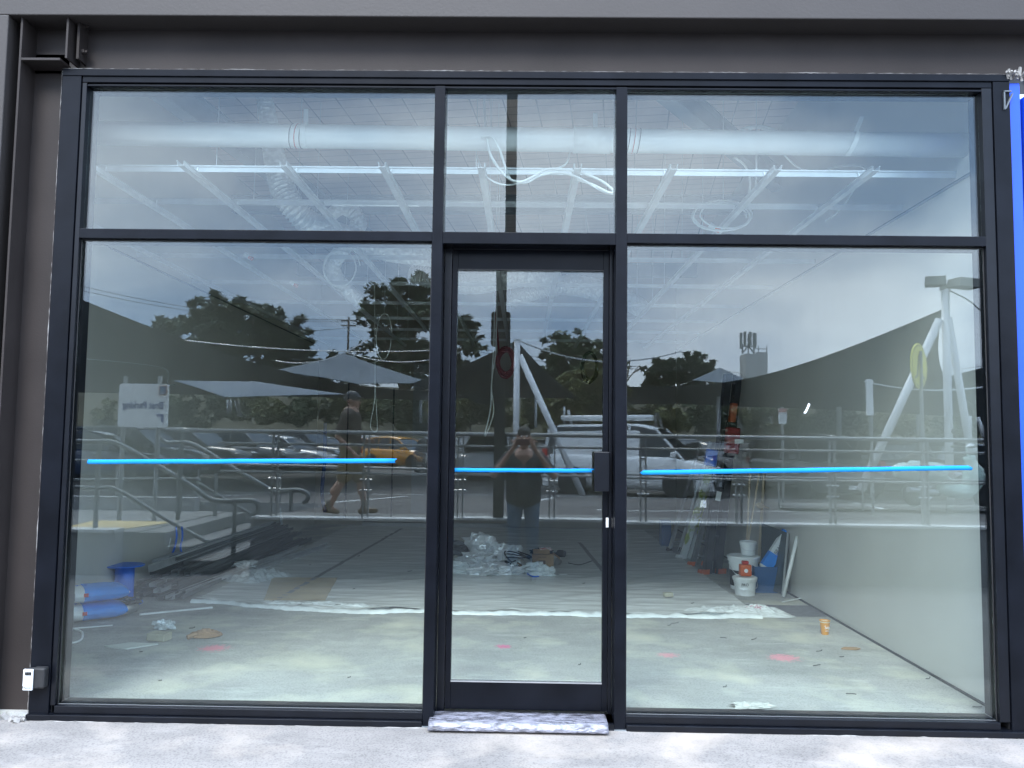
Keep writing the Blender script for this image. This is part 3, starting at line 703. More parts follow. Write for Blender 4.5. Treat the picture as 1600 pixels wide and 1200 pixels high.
for i in range(90):
    a = i*.42; pts.append((q.x+.17*math.cos(a)*(1+.25*nz(i*.2, 1)), 5.2+.10*math.sin(a*.97)+.05*nz(i*.15, 5), max(ZF+.01, .15+.12*math.sin(a*.53+1)*.8+.03*nz(i*.3, 9)-.15*(math.cos(a)*.3))))
tag(MB().tube(pts, .008, 6, smooth=3).build('black_cable_tangle', M_black, smooth=True), 'tangle of black cable beside the foil heap', 'cable', g3)
cable([atz(700, 895, ZF)+Vector((0, 0, .01)), at(715, 872, 5.2), at(730, 862, 5.3), at(750, 866, 5.25), at(760, 880, 5.1)], .008, M_black, 'cable', 'black cable end curving over the left of the heap', grp=g3)
cable([at(797, 892, 4.9), at(798, 880, 4.9), at(806, 876, 4.95)], .008, M_black, 'cable', 'short black cable hoop at the front of the heap', grp=g3)
# open cardboard box with things in it
q = at(848, 872, 5.3)
bx = thing('cardboard_box', (q.x, 5.3, ZF), 'open brown cardboard box at the right of the foil heap', 'box', g3)
b = MB()
for x0, x1, y0, y1 in ((-.13, .13, -.1, -.095), (-.13, .13, .095, .1), (-.13, -.125, -.095, .095), (.125, .13, -.095, .095)): b.box(q.x+x0, q.x+x1, 5.3+y0, 5.3+y1, ZF+.01, ZF+.20)
b.box(q.x-.125, q.x+.125, 5.205, 5.395, ZF+.01, ZF+.02); b.build('carton', M_card, bx)
MB().obox((q.x+.17, 5.3, ZF+.17), (.09, .19, .004), (0, R(35), 0)).build('flap', M_card, bx)
MB().obox((q.x-.02, 5.16, ZF+.24), (.2, .1, .004), (R(25), 0, 0)).build('flap', M_card, bx)
MB().box(q.x-.05, q.x+.03, 5.197, 5.1995, ZF+.06, ZF+.13).build('print', mat('box print', (.12, .07, .05), .8), bx)
text('lettering', 'FOIL TAPE', .022, (q.x-.01, 5.1965, ZF+.165), (R(90), 0, 0), mat('box ink', (.1, .05, .04), .8), bx, .0003)
tag(crumple((q.x-.03, 5.3, ZF+.22), (.13, .10, .04), 33, .3).build('black_bag', M_black), 'black plastic bag stuffed in the top of the cardboard box', 'bag', g3)
tag(MB().obox((q.x+.03, 5.24, ZF+.262), (.14, .09, .012), (R(12), 0, R(8))).build('printed_sleeve', mat('red white print', (.65, .1, .1), .5, 0, .3, 30, col2=(.8, .8, .8), thr=(.45, .5)), bevel=.002), 'small red and white packet on the black bag in the box', 'packet', g3)
q = at(868, 845, 5.5); tag(MB().tube([(q.x-.12, 5.5, ZF+.16), (q.x-.02, 5.5, ZF+.17), (q.x+.06, 5.45, ZF+.18), (q.x+.11, 5.42, ZF+.18)], [.014, .016, .045, .04], 10, smooth=3).build('rubber_mallet', M_black, smooth=True), 'black headed mallet lying across the back of the cardboard box', 'mallet')
q = atz(872, 884, ZF); b = MB().lathe([(.045, 0), (.047, .05), (.04, .05), (.038, .006), (.02, .004)], (q.x, q.y, ZF+.05), 20, Matrix.Rotation(R(75), 3, 'X'))
tag(b.build('tape_roll', mat('grey tape', (.3, .28, .27), .5), smooth=True), 'roll of grey tape standing on edge right of the cardboard box', 'tape roll')
q = atz(812, 893, ZF); tag(MB().grid(lambda u, v: (q.x+(u-.5)*.26, q.y+(v-.5)*.2, ZF+.02+.07*math.exp(-((u-.45)/.2)**2)+.01*nz(u*6, v*6)), 20, 10).build('cardboard_scrap', M_card, solid=.004), 'brown folded cardboard scrap at the front of the heap', 'cardboard', g3)
b = MB(); b.tube([atz(925, 880, ZF)+Vector((0,0,.03)), atz(905, 885, ZF)+Vector((0,0,.02)), atz(888, 882, ZF)+Vector((0,0,.02))], .006, 6, smooth=4); tag(b.build('twig', M_dark), 'thin dark offcut lying right of the heap', 'offcut')
b = MB(); b.tube([atz(824, 899, ZF)+Vector((0,0,.02)), atz(832, 904, ZF)+Vector((0,0,.025)), atz(842, 903, ZF)+Vector((0,0,.02))], .007, 6, smooth=4); tag(b.build('cable_offcut', M_bluep), 'bright blue cable offcut in front of the heap', 'offcut')
b = MB().obox(atz(880, 900, ZF)+Vector((0,0,.02)), (.09, .025, .004), (0, 0, .2)); tag(b.build('white_strip', M_white), 'small white strip on the sheet right of the heap', 'scrap')
# scattered dark offcuts, each its own
sc = [(528, 951, .05, .3), (468, 950, .04, -.1), (640, 897, .05, 0), (553, 925, .03, .8), (484, 886, .02, 0), (1046, 978, .035, .4), (1130, 998, .05, -.5), (1178, 1000, .06, .6), (1280, 1019, .045, 0), (1276, 1041, .07, .5), (1315, 1028, .03, -.2), (1132, 1075, .02, 0), (1330, 1086, .06, -.3), (1527, 1107, .05, -.4), (300, 983, .05, -.1), (250, 1065, .02, 0), (1082, 948, .03, .2), (912, 916, .03, 0), (945, 878, .04, .3), (1055, 975, .07, .35), (560, 872, .03, .5), (820, 998, .02, .4), (905, 1040, .02, .7), (1450, 1062, .03, .1), (220, 1020, .02, .3), (545, 1060, .018, .2)]
for i, (px, py, L_, rz) in enumerate(sc):
    q = atz(px, py, ZF); z = sheetz(q.x, q.y)+.012 if q.y > edge(q.x) and -3.1 < q.x < 2.1 else ZF+.004
    dr = Vector((math.cos(rz), math.sin(rz), 0))*L_*.5
    o = MB().tube([(q.x-dr.x, q.y-dr.y, z+.003), (q.x+.01, q.y, z+.006), (q.x+dr.x, q.y+dr.y, z+.004+.006*(i % 3))], .0028, 5, smooth=3).build('floor_offcut', M_dark)
    tag(o, 'small dark offcut of wire lying loose on the shop floor', 'offcut', 'dark offcuts scattered on the shop floor')

# --- left foreground: brick, foil, cardboard
def place(px, py, z=ZF): return atz(px, py, z)
q = place(245, 1003); b = MB().obox((q.x, q.y+.04, ZF+.033), (.15, .10, .055), (0, 0, R(-12)))
tag(b.build('timber_block', mat('block wood', (.42, .40, .30), .8, 0, .18, 8), bevel=.004), 'small beige timber block on the concrete near the left window', 'block')
q = place(253, 985); tag(crumple((q.x, q.y+.03, ZF+.035), (.085, .05, .04), 21, .5).build('crumpled_foil', mat('clear crinkled film', (.7, .76, .78), .2, .3, .1, 9, bump=.5, bs=30)), 'crumpled clear plastic scrap behind the timber block', 'rubbish')
q = place(315, 998); n_ = 15
b = MB(); top = [(math.cos(i/n_*6.283)*(.15+.025*nz(i*.9, 4)), math.sin(i/n_*6.283)*(.12+.02*nz(i*.7, 7))) for i in range(n_)]
b.grid(lambda u, v: (q.x+v*math.cos(u*6.2832)*(.125+.02*nz(math.cos(u*6.28)*2, math.sin(u*6.28)*2)), q.y+.08+v*math.sin(u*6.2832)*.105, ZF+.006+.045*max(0, 1-v)+.012*abs(nz(u*11, v*6))+.01*(int(v*6) % 2)), 30, 9)
b.tube([(q.x-.10, q.y-.03, ZF+.015), (q.x-.045, q.y+.02, ZF+.03)], .018, 7)
tag(b.build('crushed_carton', M_card, solid=.003), 'crushed brown cardboard lid lying on the concrete by the left window', 'cardboard')
q = place(190, 1013); tag(MB().prism([(q.x-.14, q.y+.02), (q.x+.06, q.y-.045), (q.x+.22, q.y+.11), (q.x+.0, q.y+.13)], 'z', ZF+.002, ZF+.012).build('cement_board_scrap', mat('pale board', (.52, .54, .5), .8)), 'flat pale board offcut on the floor at the left window', 'board')
cable([place(110, 990)+Vector((-.05, .12, .01)), place(122, 992)+Vector((0, .05, .012)), place(128, 1000)+Vector((0, 0, .012)), place(118, 1006)+Vector((0, 0, .012)), place(106, 1009)+Vector((-.05, 0, .012))], .008, M_cable, 'cable', 'white cable hoop on the floor at the far left window edge')
# cement bags
M_bag = mat('bag paper white', (.72, .74, .74), .6, 0, .05, 5, bump=.3, bs=9); M_bagb = mat('bag blue print', (.012, .25, .80), .5, 0, .1, 5, bump=.3, bs=9)
def bag(px, py, zc, label, seed, dx=0):
    q = at(px, py, 2.25); root = thing('plaster_bag', (q.x, 2.25, zc), label, 'bag', 'blue and white plaster bags')
    L_, W_, H_ = .60, .36, .13
    def fn(u, v, off=0.0):
        a = u*2*math.pi; t = (v-.5)*2; e = (1-abs(t)**5)**.4
        cx_, cz_ = math.cos(a), math.sin(a)
        x = W_/2*(abs(cx_)**.7)*(1 if cx_ > 0 else -1)*(.9+.1*e); z = H_/2*(abs(cz_)**.8)*(1 if cz_ > 0 else -1)*max(.12, e)
        n = 1+.06*nz(x*9, t*4, seed)+off
        return (x*n, t*L_/2, z*n)
    M_ = Matrix.Rotation(R(-52), 4, 'Z'); o0 = Vector((q.x+dx, 2.25, zc))
    def wrap(m0, m1, off=0.0):
        return MB().grid(lambda u, v: o0 + (M_ @ Vector(fn(u, m0+(m1-m0)*v, off))), 26, 14)
    wrap(0, 1).build('sack', M_bag, root, smooth=True)
    wrap(.42, .985, .012).build('blue_print', M_bagb, root, smooth=True)
    M2 = M_.to_3x3() @ Matrix.Rotation(R(90), 3, 'Z')
    e = (M_.to_3x3() @ Matrix.Rotation(R(-90), 3, 'Z')).to_euler()
    p_ = o0 + M_ @ Vector((.01, -.12, H_/2*1.04)); text('lettering', 'PLASTER', .06, p_, e, M_bluep, root, .001)
    pf = o0 + M_ @ Vector((W_/2*1.03, -.16, .0)); ef = (M_.to_3x3() @ Matrix.Rotation(R(90), 3, 'Z') @ Matrix.Rotation(R(90), 3, 'X')).to_euler()
    bc = MB()
    for k in range(7): bc.obox(o0 + M_ @ Vector((W_/2*1.02, -.19+k*.011, -.0)), (.005, .005 if k % 2 else .003, .06), (0, 0, R(-52)))
    bc.build('barcode', M_dark, root)
    MB().obox(o0 + M_ @ Vector((W_/2*1.03, -.04, .01)), (.004, .035, .03), (0, 0, R(-52))).build('red_mark', M_red, root)
bag(134, 965, .11, 'lower blue and white plaster bag on the floor at the left', 3)
bag(134, 942, .26, 'upper blue and white plaster bag lying on another bag', 8, dx=.01)
# cable reels
def reel(px, py, Y, m_, hub, flange, H_, label, grp='empty cable reels'):
    q = at(px, py, Y); root = thing('cable_reel', (q.x, Y, ZF), label, 'reel', grp)
    for z in (ZF+.002, ZF+H_-.014): MB().lathe([(flange, 0), (flange, .012), (flange*.2, .012)], (q.x, Y, z), 30).build('flange', m_, root, bevel=.002)
    MB().lathe([(hub, 0), (hub, H_-.03)], (q.x, Y, ZF+.015), 24).build('hub', m_, root, smooth=False)
    return q
reel(193, 935, 2.95, M_bluep, .085, .17, .36, 'blue plastic cable reel standing on end behind the silver roll')
reel(163, 930, 3.25, M_dark, .07, .19, .38, 'dark grey cable reel standing behind the blue reel')
reel(176, 958, 2.98, M_dstud, .06, .16, .14, 'low grey cable reel on the floor beside the plaster bags')
q = at(190, 956, 2.62); root = thing('foil_roll', (q.x, 2.62, ZF), 'roll of black and silver wrap lying on its side by the blue reel', 'roll')
MB().lathe([(.13, 0), (.135, .03), (.135, .06), (.12, .075)], (q.x, 2.62, ZF), 26).build('coil', M_alu, root, smooth=True)
crumple((q.x+.02, 2.62, ZF+.085), (.125, .11, .045), 41, .35).build('wrap', mat('black film', (.02, .02, .022), .15, .2, .2, 9), root)
cable([place(218, 962)+Vector((0,0,.01)), place(270, 957)+Vector((0,0,.01)), place(332, 951)+Vector((0,0,.01))], .009, M_white, 'conduit', 'thin white conduit lying along the edge of the plastic sheet', 'conduit')
cable([place(115, 984)+Vector((0,0,.01)), place(176, 979)+Vector((0,0,.01))], .006, M_white, 'conduit', 'short white strip on the floor behind the cable hoop', 'conduit')
coil(261, 921, 3.6, 12, 3, .006, M_bluep, 'small blue cord ring on the plastic by the studs', 2, 'cord', 'cord_ring')

# --- bundle of steel studs along the left wall
st = random.Random(11)
def stud(p, q, w=.07, h=.035, m=M_dstud, label='', rx=0):
    p = Vector(p); q = Vector(q); d = q-p; L_ = d.length; an = math.atan2(d.y, d.x); el = -math.asin(d.z/L_); b = MB()
    M_ = Matrix.Rotation(an, 3, 'Z') @ Matrix.Rotation(el, 3, 'Y') @ Matrix.Rotation(rx, 3, 'X'); c = (p+q)/2
    def ob(off, sz):
        # oriented by full matrix
        hx, hy, hz = sz[0]/2, sz[1]/2, sz[2]/2; vs_ = []
        for k in (-1, 1):
            for a, b2 in ((-1,-1),(1,-1),(1,1),(-1,1)): vs_.append(c + M_ @ (Vector(off)+Vector((a*hx, b2*hy, k*hz))))
        b.add(vs_, [(0,3,2,1),(4,5,6,7),(0,1,5,4),(1,2,6,5),(2,3,7,6),(3,0,4,7)])
    ob((0, 0, 0), (L_, w, .002)); ob((0, w/2, h/2), (L_, .002, h)); ob((0, -w/2, h/2), (L_, .002, h)); ob((0, w/2-.006, h), (L_, .012, .002)); ob((0, -w/2+.006, h), (L_, .012, .002))
    return b
lay = 0; k = 0
for row, (n_, z) in enumerate(((7, .05), (6, .095), (5, .14), (5, .185), (4, .23), (3, .275), (2, .32))):
    for i in range(n_):
        x = -3.74 + .082*i + .006*st.random() + row*.012
        y0 = 3.0 + .35*st.random() + row*.08; y1 = 7.2+.5*st.random()
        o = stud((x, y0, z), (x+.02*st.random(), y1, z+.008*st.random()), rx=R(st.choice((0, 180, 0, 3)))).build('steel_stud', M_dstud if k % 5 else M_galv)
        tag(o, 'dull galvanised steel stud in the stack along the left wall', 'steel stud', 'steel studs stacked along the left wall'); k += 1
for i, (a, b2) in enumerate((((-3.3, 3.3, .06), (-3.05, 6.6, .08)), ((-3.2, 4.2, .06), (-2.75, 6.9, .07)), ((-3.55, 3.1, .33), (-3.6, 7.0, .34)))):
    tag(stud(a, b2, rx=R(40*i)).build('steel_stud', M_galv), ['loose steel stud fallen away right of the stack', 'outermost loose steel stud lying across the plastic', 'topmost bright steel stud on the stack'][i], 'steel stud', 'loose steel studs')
# upright grey-blue board offcut & red thing at far end
a = at(432, 815, 8.1); MBo = MB().obox((a.x+.02, 8.1, .35), (.12, .02, .66), (0, R(-9), 0)); tag(MBo.build('metal_track', mat('pale blue metal', (.5, .58, .64), .4, .3), bevel=.003), 'pale upright metal track at the far end of the studs', 'track')
a = place(428, 838); tag(MB().obox((a.x, a.y, .08), (.22, .12, .09), (0, 0, .3)).build('red_toolbox', M_red, bevel=.01), 'small red tool case on the floor at the far end of the studs', 'tool case')
for i, px in enumerate((410, 418)):
    cable([at(px, 790+i*4, 7.9), at(px+5, 810, 7.9), at(px+16, 832, 7.9), at(px+20, 838, 7.9)], .008, M_cable, 'cable', 'white cable tails sprouting by the metal track', grp='white tails by the metal track')
# wires out of the left wall
for i, (px, m_) in enumerate(((265, M_cable), (275, M_bluep), (284, M_bluep))):
    cable([at(px, 823, 4.2), at(px+1, 840, 4.15), at(px-2, 855, 4.1), at(px-6 if i < 2 else px+1, 866, 4.1)], .011, m_, 'cable', ['white cable tail rising behind the studs', 'blue and white cable tail rising behind the studs', 'rightmost blue cable tail rising behind the studs'][i], grp='cable tails behind the studs')
q = at(510, 700, 9.9); cable([at(508, 660, 9.9), at(507, 720, 9.9), at(503, 770, 9.9), at(508, 800, 9.9)], .035, mat('blue lay flat hose', (.05, .10, .30), .5, 0, .2, 6), 'hose', 'dark blue hose hanging on the back wall at the left', 'hose')
tag(crumple((place(385, 893).x, place(385, 893).y, ZF+.05), (.16, .14, .06), 51, .6).build('crumpled_plastic', M_film2), 'clear crumpled plastic scrap beside the studs', 'rubbish')
tag(crumple((place(335, 902).x, place(335, 902).y, ZF+.02), (.09, .05, .02), 53, .6).build('red_rag', M_red), 'small red rag on the floor by the studs', 'rag')

# --- right side: ladders, timber, buckets
def ladder(b0, t0, wd, m, rail=(.03, .075), rungs=8, label='', rung_m=None, feet=None, grp='ladders leaning on the right wall', name='ladder'):
    """b0/t0 bottom and top of the nearer rail, wd = vector to the farther rail"""
    b0, t0, wd = Vector(b0), Vector(t0), Vector(wd); root = thing(name, tuple(b0), label, 'ladder', grp)
    d = (t0-b0); L_ = d.length; zax = d.normalized(); xax = wd.normalized(); yax = zax.cross(xax).normalized()
    def ob(c, sx, sy, sz):
        hx, hy, hz = sx/2, sy/2, sz/2; vs_ = []
        for k_ in (-1, 1):
            for a, b2 in ((-1,-1),(1,-1),(1,1),(-1,1)): vs_.append(c + xax*a*hx + yax*b2*hy + zax*k_*hz)
        return vs_, [(0,3,2,1),(4,5,6,7),(0,1,5,4),(1,2,6,5),(2,3,7,6),(3,0,4,7)]
    for s in (0, 1):
        r = MB(); r.add(*ob((b0+t0)/2+wd*s, .004, rail[1], L_)); 
        for e in (-1, 1): r.add(*ob((b0+t0)/2+wd*s+yax*e*rail[1]/2+xax*(.5-s)*rail[0], rail[0], .004, L_))
        r.build('rail', m, root)
        if feet: f_ = MB(); f_.add(*ob(b0+wd*s+zax*.02, rail[0]+.02, rail[1]+.02, .07)); f_.build('foot', feet, root)
    for i in range(rungs):
        c = b0 + d*((i+.6)/rungs) + wd/2; r = MB(); r.add(*ob(c, wd.length-.01, rail[1]*.8, .022)); r.build('rung', rung_m or m, root)
    return root
def ladder_px(bl, tl, Yt, wd, m, rail, rungs, label, **k):
    a = atz(*bl, ZF); t_ = at(*tl, Yt); t_.x = min(t_.x, 2.74-wd[0]); return ladder(a, t_, wd, m, rail, rungs, label, **k)
ladder_px((1044, 862), (1094, 690), 7.1, (.19, .08, 0), M_alu, (.03, .05), 7, 'plain aluminium step ladder folded and leaning, farthest left of the ladders', feet=M_dark)
ladder_px((1062, 873), (1106, 728), 6.5, (.20, .06, 0), mat('pale fibreglass', (.38, .46, .10), .5, 0, .35, 5, col2=(.76, .80, .78), thr=(.42, .5)), (.085, .05), 6, 'white ladder with green printed rails leaning right of the aluminium one', rung_m=M_alu, feet=M_white)
ladder_px((1079, 884), (1116, 742), 6.0, (.19, .06, 0), mat('grey fibreglass', (.16, .17, .17), .5), (.05, .06), 6, 'grey step ladder with orange feet between the white and black ladders', feet=M_orange)
ladder_px((1099, 897), (1143, 584), 5.5, (.22, .08, 0), M_dark, (.09, .07), 9, 'tall black extension ladder with a white label leaning on the right wall', feet=M_orange)
q = at(1122, 775, 5.15); tag(MB().obox((q.x, 5.13, q.z), (.06, .004, .11), (0, R(11), 0)).build('rail_label', M_white), 'white printed label stuck on the black ladder rail', 'label')
for k in range(5):
    pass
# tools hanging on the ladders
q = at(1145, 645, 4.75); root = thing('orange_drill_case', tuple(q), 'orange and red tool bag hung high on the black ladder', 'tool bag')
MB().obox((q.x, 4.75, q.z), (.07, .1, .22), (0, R(8), 0)).build('pouch', mat('burnt orange cloth', (.35, .08, .03), .7), root, bevel=.012); MB().obox((q.x-.01, 4.75, q.z-.32), (.15, .14, .30), (0, R(5), 0)).build('bag', mat('dark red cloth', (.22, .012, .015), .7), root, bevel=.02)
MB().obox((q.x+.05, 4.67, q.z-.33), (.10, .01, .05), (0, 0, 0)).build('badge', M_white, root); MB().tube([q+Vector((0, 0, .11)), q+Vector((.02, .05, .2)), q+Vector((.04, .1, .1))], .01, 6, smooth=4).build('strap', M_black, root)
q = at(1108, 715, 5.1); tag(MB().obox((q.x, 5.0, q.z), (.14, .1, .2), (0, R(10), 0)).build('blue_bag', M_bluep, bevel=.02), 'blue cloth bag hanging on the ladders', 'bag')
tag(MB().tube([at(1138, 650, 4.9), at(1128, 690, 4.85), at(1122, 720, 4.85), at(1130, 745, 4.85)], .012, 6, smooth=5).build('strap', M_black, smooth=True), 'black strap dangling from the ladders', 'strap')
q = at(1042, 830, 7.8); tag(MB().box(q.x-.1, q.x+.05, 7.7, 7.9, ZF, .42).build('blue_crate', mat('blue crate', (.05, .12, .28), .5), bevel=.01), 'dark blue crate on the floor behind the ladders', 'crate')
for i, (px0, px1) in enumerate(((1158, 1186), (1164, 1172), (1186, 1200), (1183, 1196))):
    a = at(px0, 872, 4.55+.1*i); a.z = ZF+.2; t_ = at(px1, 741-(i % 2)*10, 4.75)
    t2 = Vector((px1 and min(2.78, t_.x), 4.75, t_.z)); a2 = Vector((a.x, 4.55+.1*i, ZF))
    tag(MB().tube([a2, t2], .013, 4).build('timber_batten', M_timber), ['leftmost thin pale batten leaning behind the buckets', 'second pale batten from the left, crossing behind the buckets', 'third pale batten, leaning furthest right', 'pale batten beside the furthest right one'][i], 'batten', 'pale battens leaning on the right wall')
q = at(1188, 790, 4.6); tag(MB().lathe([(.002, -.06), (.03, -.03), (.035, 0), (.012, .05), (.008, .1)], (q.x, 4.6, q.z), 10, Matrix.Rotation(R(105), 3, 'Y')).build('wooden_trowel_handle', M_timber, smooth=True), 'small wooden handle hooked on the battens', 'handle')
def bucket(px, py, Y, r, h, label, lid=True, body=M_white, band=None, txt=None, z0=ZF):
    q = at(px, py, Y); root = thing('bucket', (q.x, Y, z0), label, 'bucket', 'white plastic buckets by the right wall')
    MB().lathe([(r*.86, 0), (r*.97, h*.9), (r*1.05, h*.9), (r*1.05, h)], (q.x, Y, z0), 28).build('pail', body, root, smooth=False)
    if lid: MB().lathe([(r*1.09, 0), (r*1.09, .02), (r*.95, .028), (r*.9, .02)], (q.x, Y, z0+h), 28).build('lid', M_white, root)
    if band: MB().lathe([(r*.885, h*.12), (r*.945, h*.62)], (q.x, Y, z0), 28).build('band', band, root)
    if txt: text('lettering', txt, h*.24, (q.x-.25*r, Y-r*.985, z0+h*.72), (R(90), 0, 0), M_black, root, .001)
    MB().tube([(q.x-r*1.06, Y-.01, z0+h*.85), (q.x-r*.8, Y-r*.9, z0+h*.55), (q.x, Y-r*1.15, z0+h*.45), (q.x+r*.8, Y-r*.9, z0+h*.55), (q.x+r*1.06, Y-.01, z0+h*.85)], .003, 5, smooth=5).build('handle', M_alu, root)
    return q
qb = bucket(1162, 905, 4.25, .16, .33, 'large white bucket with black lower band and small tub on its lid', band=M_black, txt='DX')
bucket(1169, 880, 4.25, .085, .12, 'small white tub standing on the lid of the large bucket', z0=ZF+.36)
qb2 = bucket(1164, 930, 3.9, .115, .16, 'smaller white bucket in front carrying a red laser level', txt='PRO')
q = qb2; root = thing('laser_level', (q.x, 3.9, ZF+.19), 'red laser level standing on the smaller white bucket', 'laser level')
MB().box(q.x-.055, q.x+.06, 3.85, 3.94, ZF+.192, ZF+.31).build('housing', M_orange, root, bevel=.012); MB().box(q.x-.03, q.x+.035, 3.865, 3.925, ZF+.31, ZF+.345).build('cap', M_red, root, bevel=.008)
MB().lathe([(.02, 0), (.02, .006)], (q.x, 3.85, ZF+.25), 16, Matrix.Rotation(R(90), 3, 'X')).build('lens', M_white, root)
# blue carton with a sealant box in it
q = at(1193, 905, 4.1); root = thing('blue_carton', (q.x, 4.1, ZF), 'open dark blue carton beside the buckets', 'box')
b = MB()
for x0, x1, y0, y1 in ((-.12, .12, -.1, -.094), (-.12, .12, .094, .1), (-.12, -.114, -.094, .094), (.114, .12, -.094, .094)): b.box(q.x+x0, q.x+x1, 4.1+y0, 4.1+y1, ZF, ZF+.27)
b.box(q.x-.11, q.x+.11, 4.01, 4.19, ZF, ZF+.01); b.build('sides', mat('blue card', (.02, .085, .22), .6), root)
pc = Vector((q.x+.13, 4.08, ZF+.43)); root = thing('sealant_carton', tuple(pc), 'long blue and white printed carton sticking out of the blue box', 'box')
MB().obox(pc, (.115, .07, .46), (0, R(33), 0)).build('carton', mat('white card', (.7, .73, .74), .5), root, bevel=.003)
d = Vector((math.sin(R(33)), 0, math.cos(R(33))))
MB().obox(pc+d*.21, (.119, .074, .05), (0, R(33), 0)).build('blue_end', M_bagb, root); MB().obox(pc-d*.12, (.119, .074, .16), (0, R(33), 0)).build('blue_band', M_bagb, root)
text('lettering', 'SEALANT', .055, pc+d*.08+Vector((0, -.040, 0)), (R(90), R(33-90), 0), M_dark, root, .0006)
text('lettering', 'blue', .05, pc-d*.03+Vector((.02, -.040, 0)), (R(90), R(33-90), 0), M_bluep, root, .0006)
# leaning glazed panel and white pipe
q = at(1232, 885, 4.0); root = thing('framed_panel', (q.x, 4.0, ZF), 'dark framed panel leaning against the right wall', 'panel')
M_p = mat('dark glossy panel', (.06, .075, .08), .15, 0, .2, 4)
b = MB(); pA, pB, pC, pD = Vector((2.57, 4.2, .05)), Vector((2.69, 3.85, .05)), Vector((2.785, 3.95, .66)), Vector((2.64, 4.4, .72))
b.add([pA, pB, pC, pD], [(0, 1, 2, 3)]); b.build('sheet', M_p, root, solid=.012)
MB().tube([pB, pC], .012, 6).build('edge', M_alu, root)
a = at(1224, 932, 3.7); a.z = ZF+.02; t_ = at(1246, 838, 3.72)
tag(MB().tube([a, t_], .019, 12).build('white_pole', M_white, smooth=True), 'white pole leaning in front of the dark framed panel', 'pole')
a = place(1222, 944)+Vector((0,0,.02)); c2 = place(1256, 937)+Vector((0,0,.02)); tag(MB().tube([a, c2, c2+Vector((0, 0, .05))], .006, 6).build('wire_stand', M_white), 'thin white wire foot on the floor at the end of the pole', 'stand')
tag(MB().grid(lambda u, v: (lambda p0: (p0.x, p0.y, ZF+.004+.002*nz(u*5, v*5)))(place(1150, 964).lerp(place(1300, 964), u).lerp(place(1165, 945).lerp(place(1268, 947), u), v)), 20, 8).build('dark_underlay', mat('dark underlay', (.13, .13, .14), .9, 0, .2, 20)), 'dark speckled underlay strip at the foot of the right wall', 'underlay')
q = place(1184, 958); tag(crumple((q.x, q.y, ZF+.03), (.10, .05, .035), 61, .6).build('crumpled_packet', mat('pink white packet', (.55, .3, .35), .4, 0, .4, 30, col2=(.85, .85, .85), thr=(.45, .55))), 'crumpled pink and white packet at the edge of the plastic', 'packet')
q = place(1044, 936); tag(MB().obox((q.x, q.y, ZF+.045), (.09, .06, .04), (0, 0, .2)).build('timber_block', mat('block wood'  , (.42, .40, .30), .8), bevel=.003), 'tiny wooden block lying on the plastic sheet', 'block')
# coffee cup
q = place(1289, 991); root = thing('coffee_cup', (q.x, q.y, ZF), 'orange paper coffee cup standing on the concrete floor', 'cup')
MB().lathe([(.028, 0), (.041, .108), (.0435, .11), (.0435, .114), (.038, .114), (.028, .01)], (q.x, q.y, ZF), 28).build('paper_cup', mat('orange cup', (.62, .27, .03), .5, 0, .06, 12), root, smooth=False)
MB().lathe([(.0405, .098), (.0425, .106)], (q.x, q.y, ZF), 28).build('rim_band', mat('cream', (.7, .65, .5), .5), root)
text('lettering', 'So', .04, (q.x+.004, q.y-.0375, ZF+.062), (R(83), 0, 0), M_white, root, .0005); text('lettering', 'coffee', .013, (q.x+.004, q.y-.0345, ZF+.034), (R(83), 0, 0), M_white, root, .0005)
q = place(1328, 1015); tag(MB().prism([(q.x-.07, q.y-.01), (q.x+.03, q.y-.03), (q.x+.08, q.y+.0), (q.x+.06, q.y+.03), (q.x-.03, q.y+.035)], 'z', ZF+.003, ZF+.012).build('cardboard_piece', M_card), 'flat brown cardboard piece near the coffee cup', 'cardboard')
# torn white strip on right window
tag(MB().grid(lambda u, v: at(1255+4*u+3*v+4*u*u, 645-15*u*u+1.5*v, -.004-.01*u*(1-u)), 8, 3).build('torn_tape', M_white, solid=.001), 'little curled white tape scrap stuck on the right window', 'tape')
M_spill = mat('crumbled render', (.40, .40, .37), .9, 0, .2, 20, bump=.5, bs=40)
q = place(1175, 1104); tag(crumple((q.x, q.y, ZF), (.13, .05, .022), 71, .5, 30, 12).build('render_crumbs', M_spill), 'pale crumbly patch of render on the floor at the right window sill', 'rubble')
# ================================================================ the car park behind the photographer
M_asph = mat('asphalt', (.085, .08, .078), .85, 0, .2, .35, bump=.1, bs=30, detail=8)
M_path = concrete('footpath concrete', (.15, .15, .145), (.20, .20, .19), .9, [], .06)
M_line = mat('road paint', (.7, .7, .68), .7, 0, .12, 6)
M_ylw = mat('yellow paint', (.50, .38, .16), .6, 0, .12, 5)
M_post = mat('white painted steel', (.74, .75, .76), .4, 0, .04, 3)
M_rail = mat('brushed stainless rail', (.30, .31, .31), .4, .4, .1, 6)
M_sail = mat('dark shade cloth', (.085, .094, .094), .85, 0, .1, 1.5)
M_sail_lit = mat('lit shade cloth', (.10, .125, .15), .85, 0, .08, 1.5)  # sail cloth lightened: sky light on the steeper sails put into the colour
WALLD = 5.22                      # retaining wall, metres out from the glass
def gz(d):                        # height of the upper level at distance d from the shopfront
    if d < 6.6: return .60 - .03*(d-WALLD)
    if d < 16: return .55 - .33*(d-6.6)/9.4
    return .22
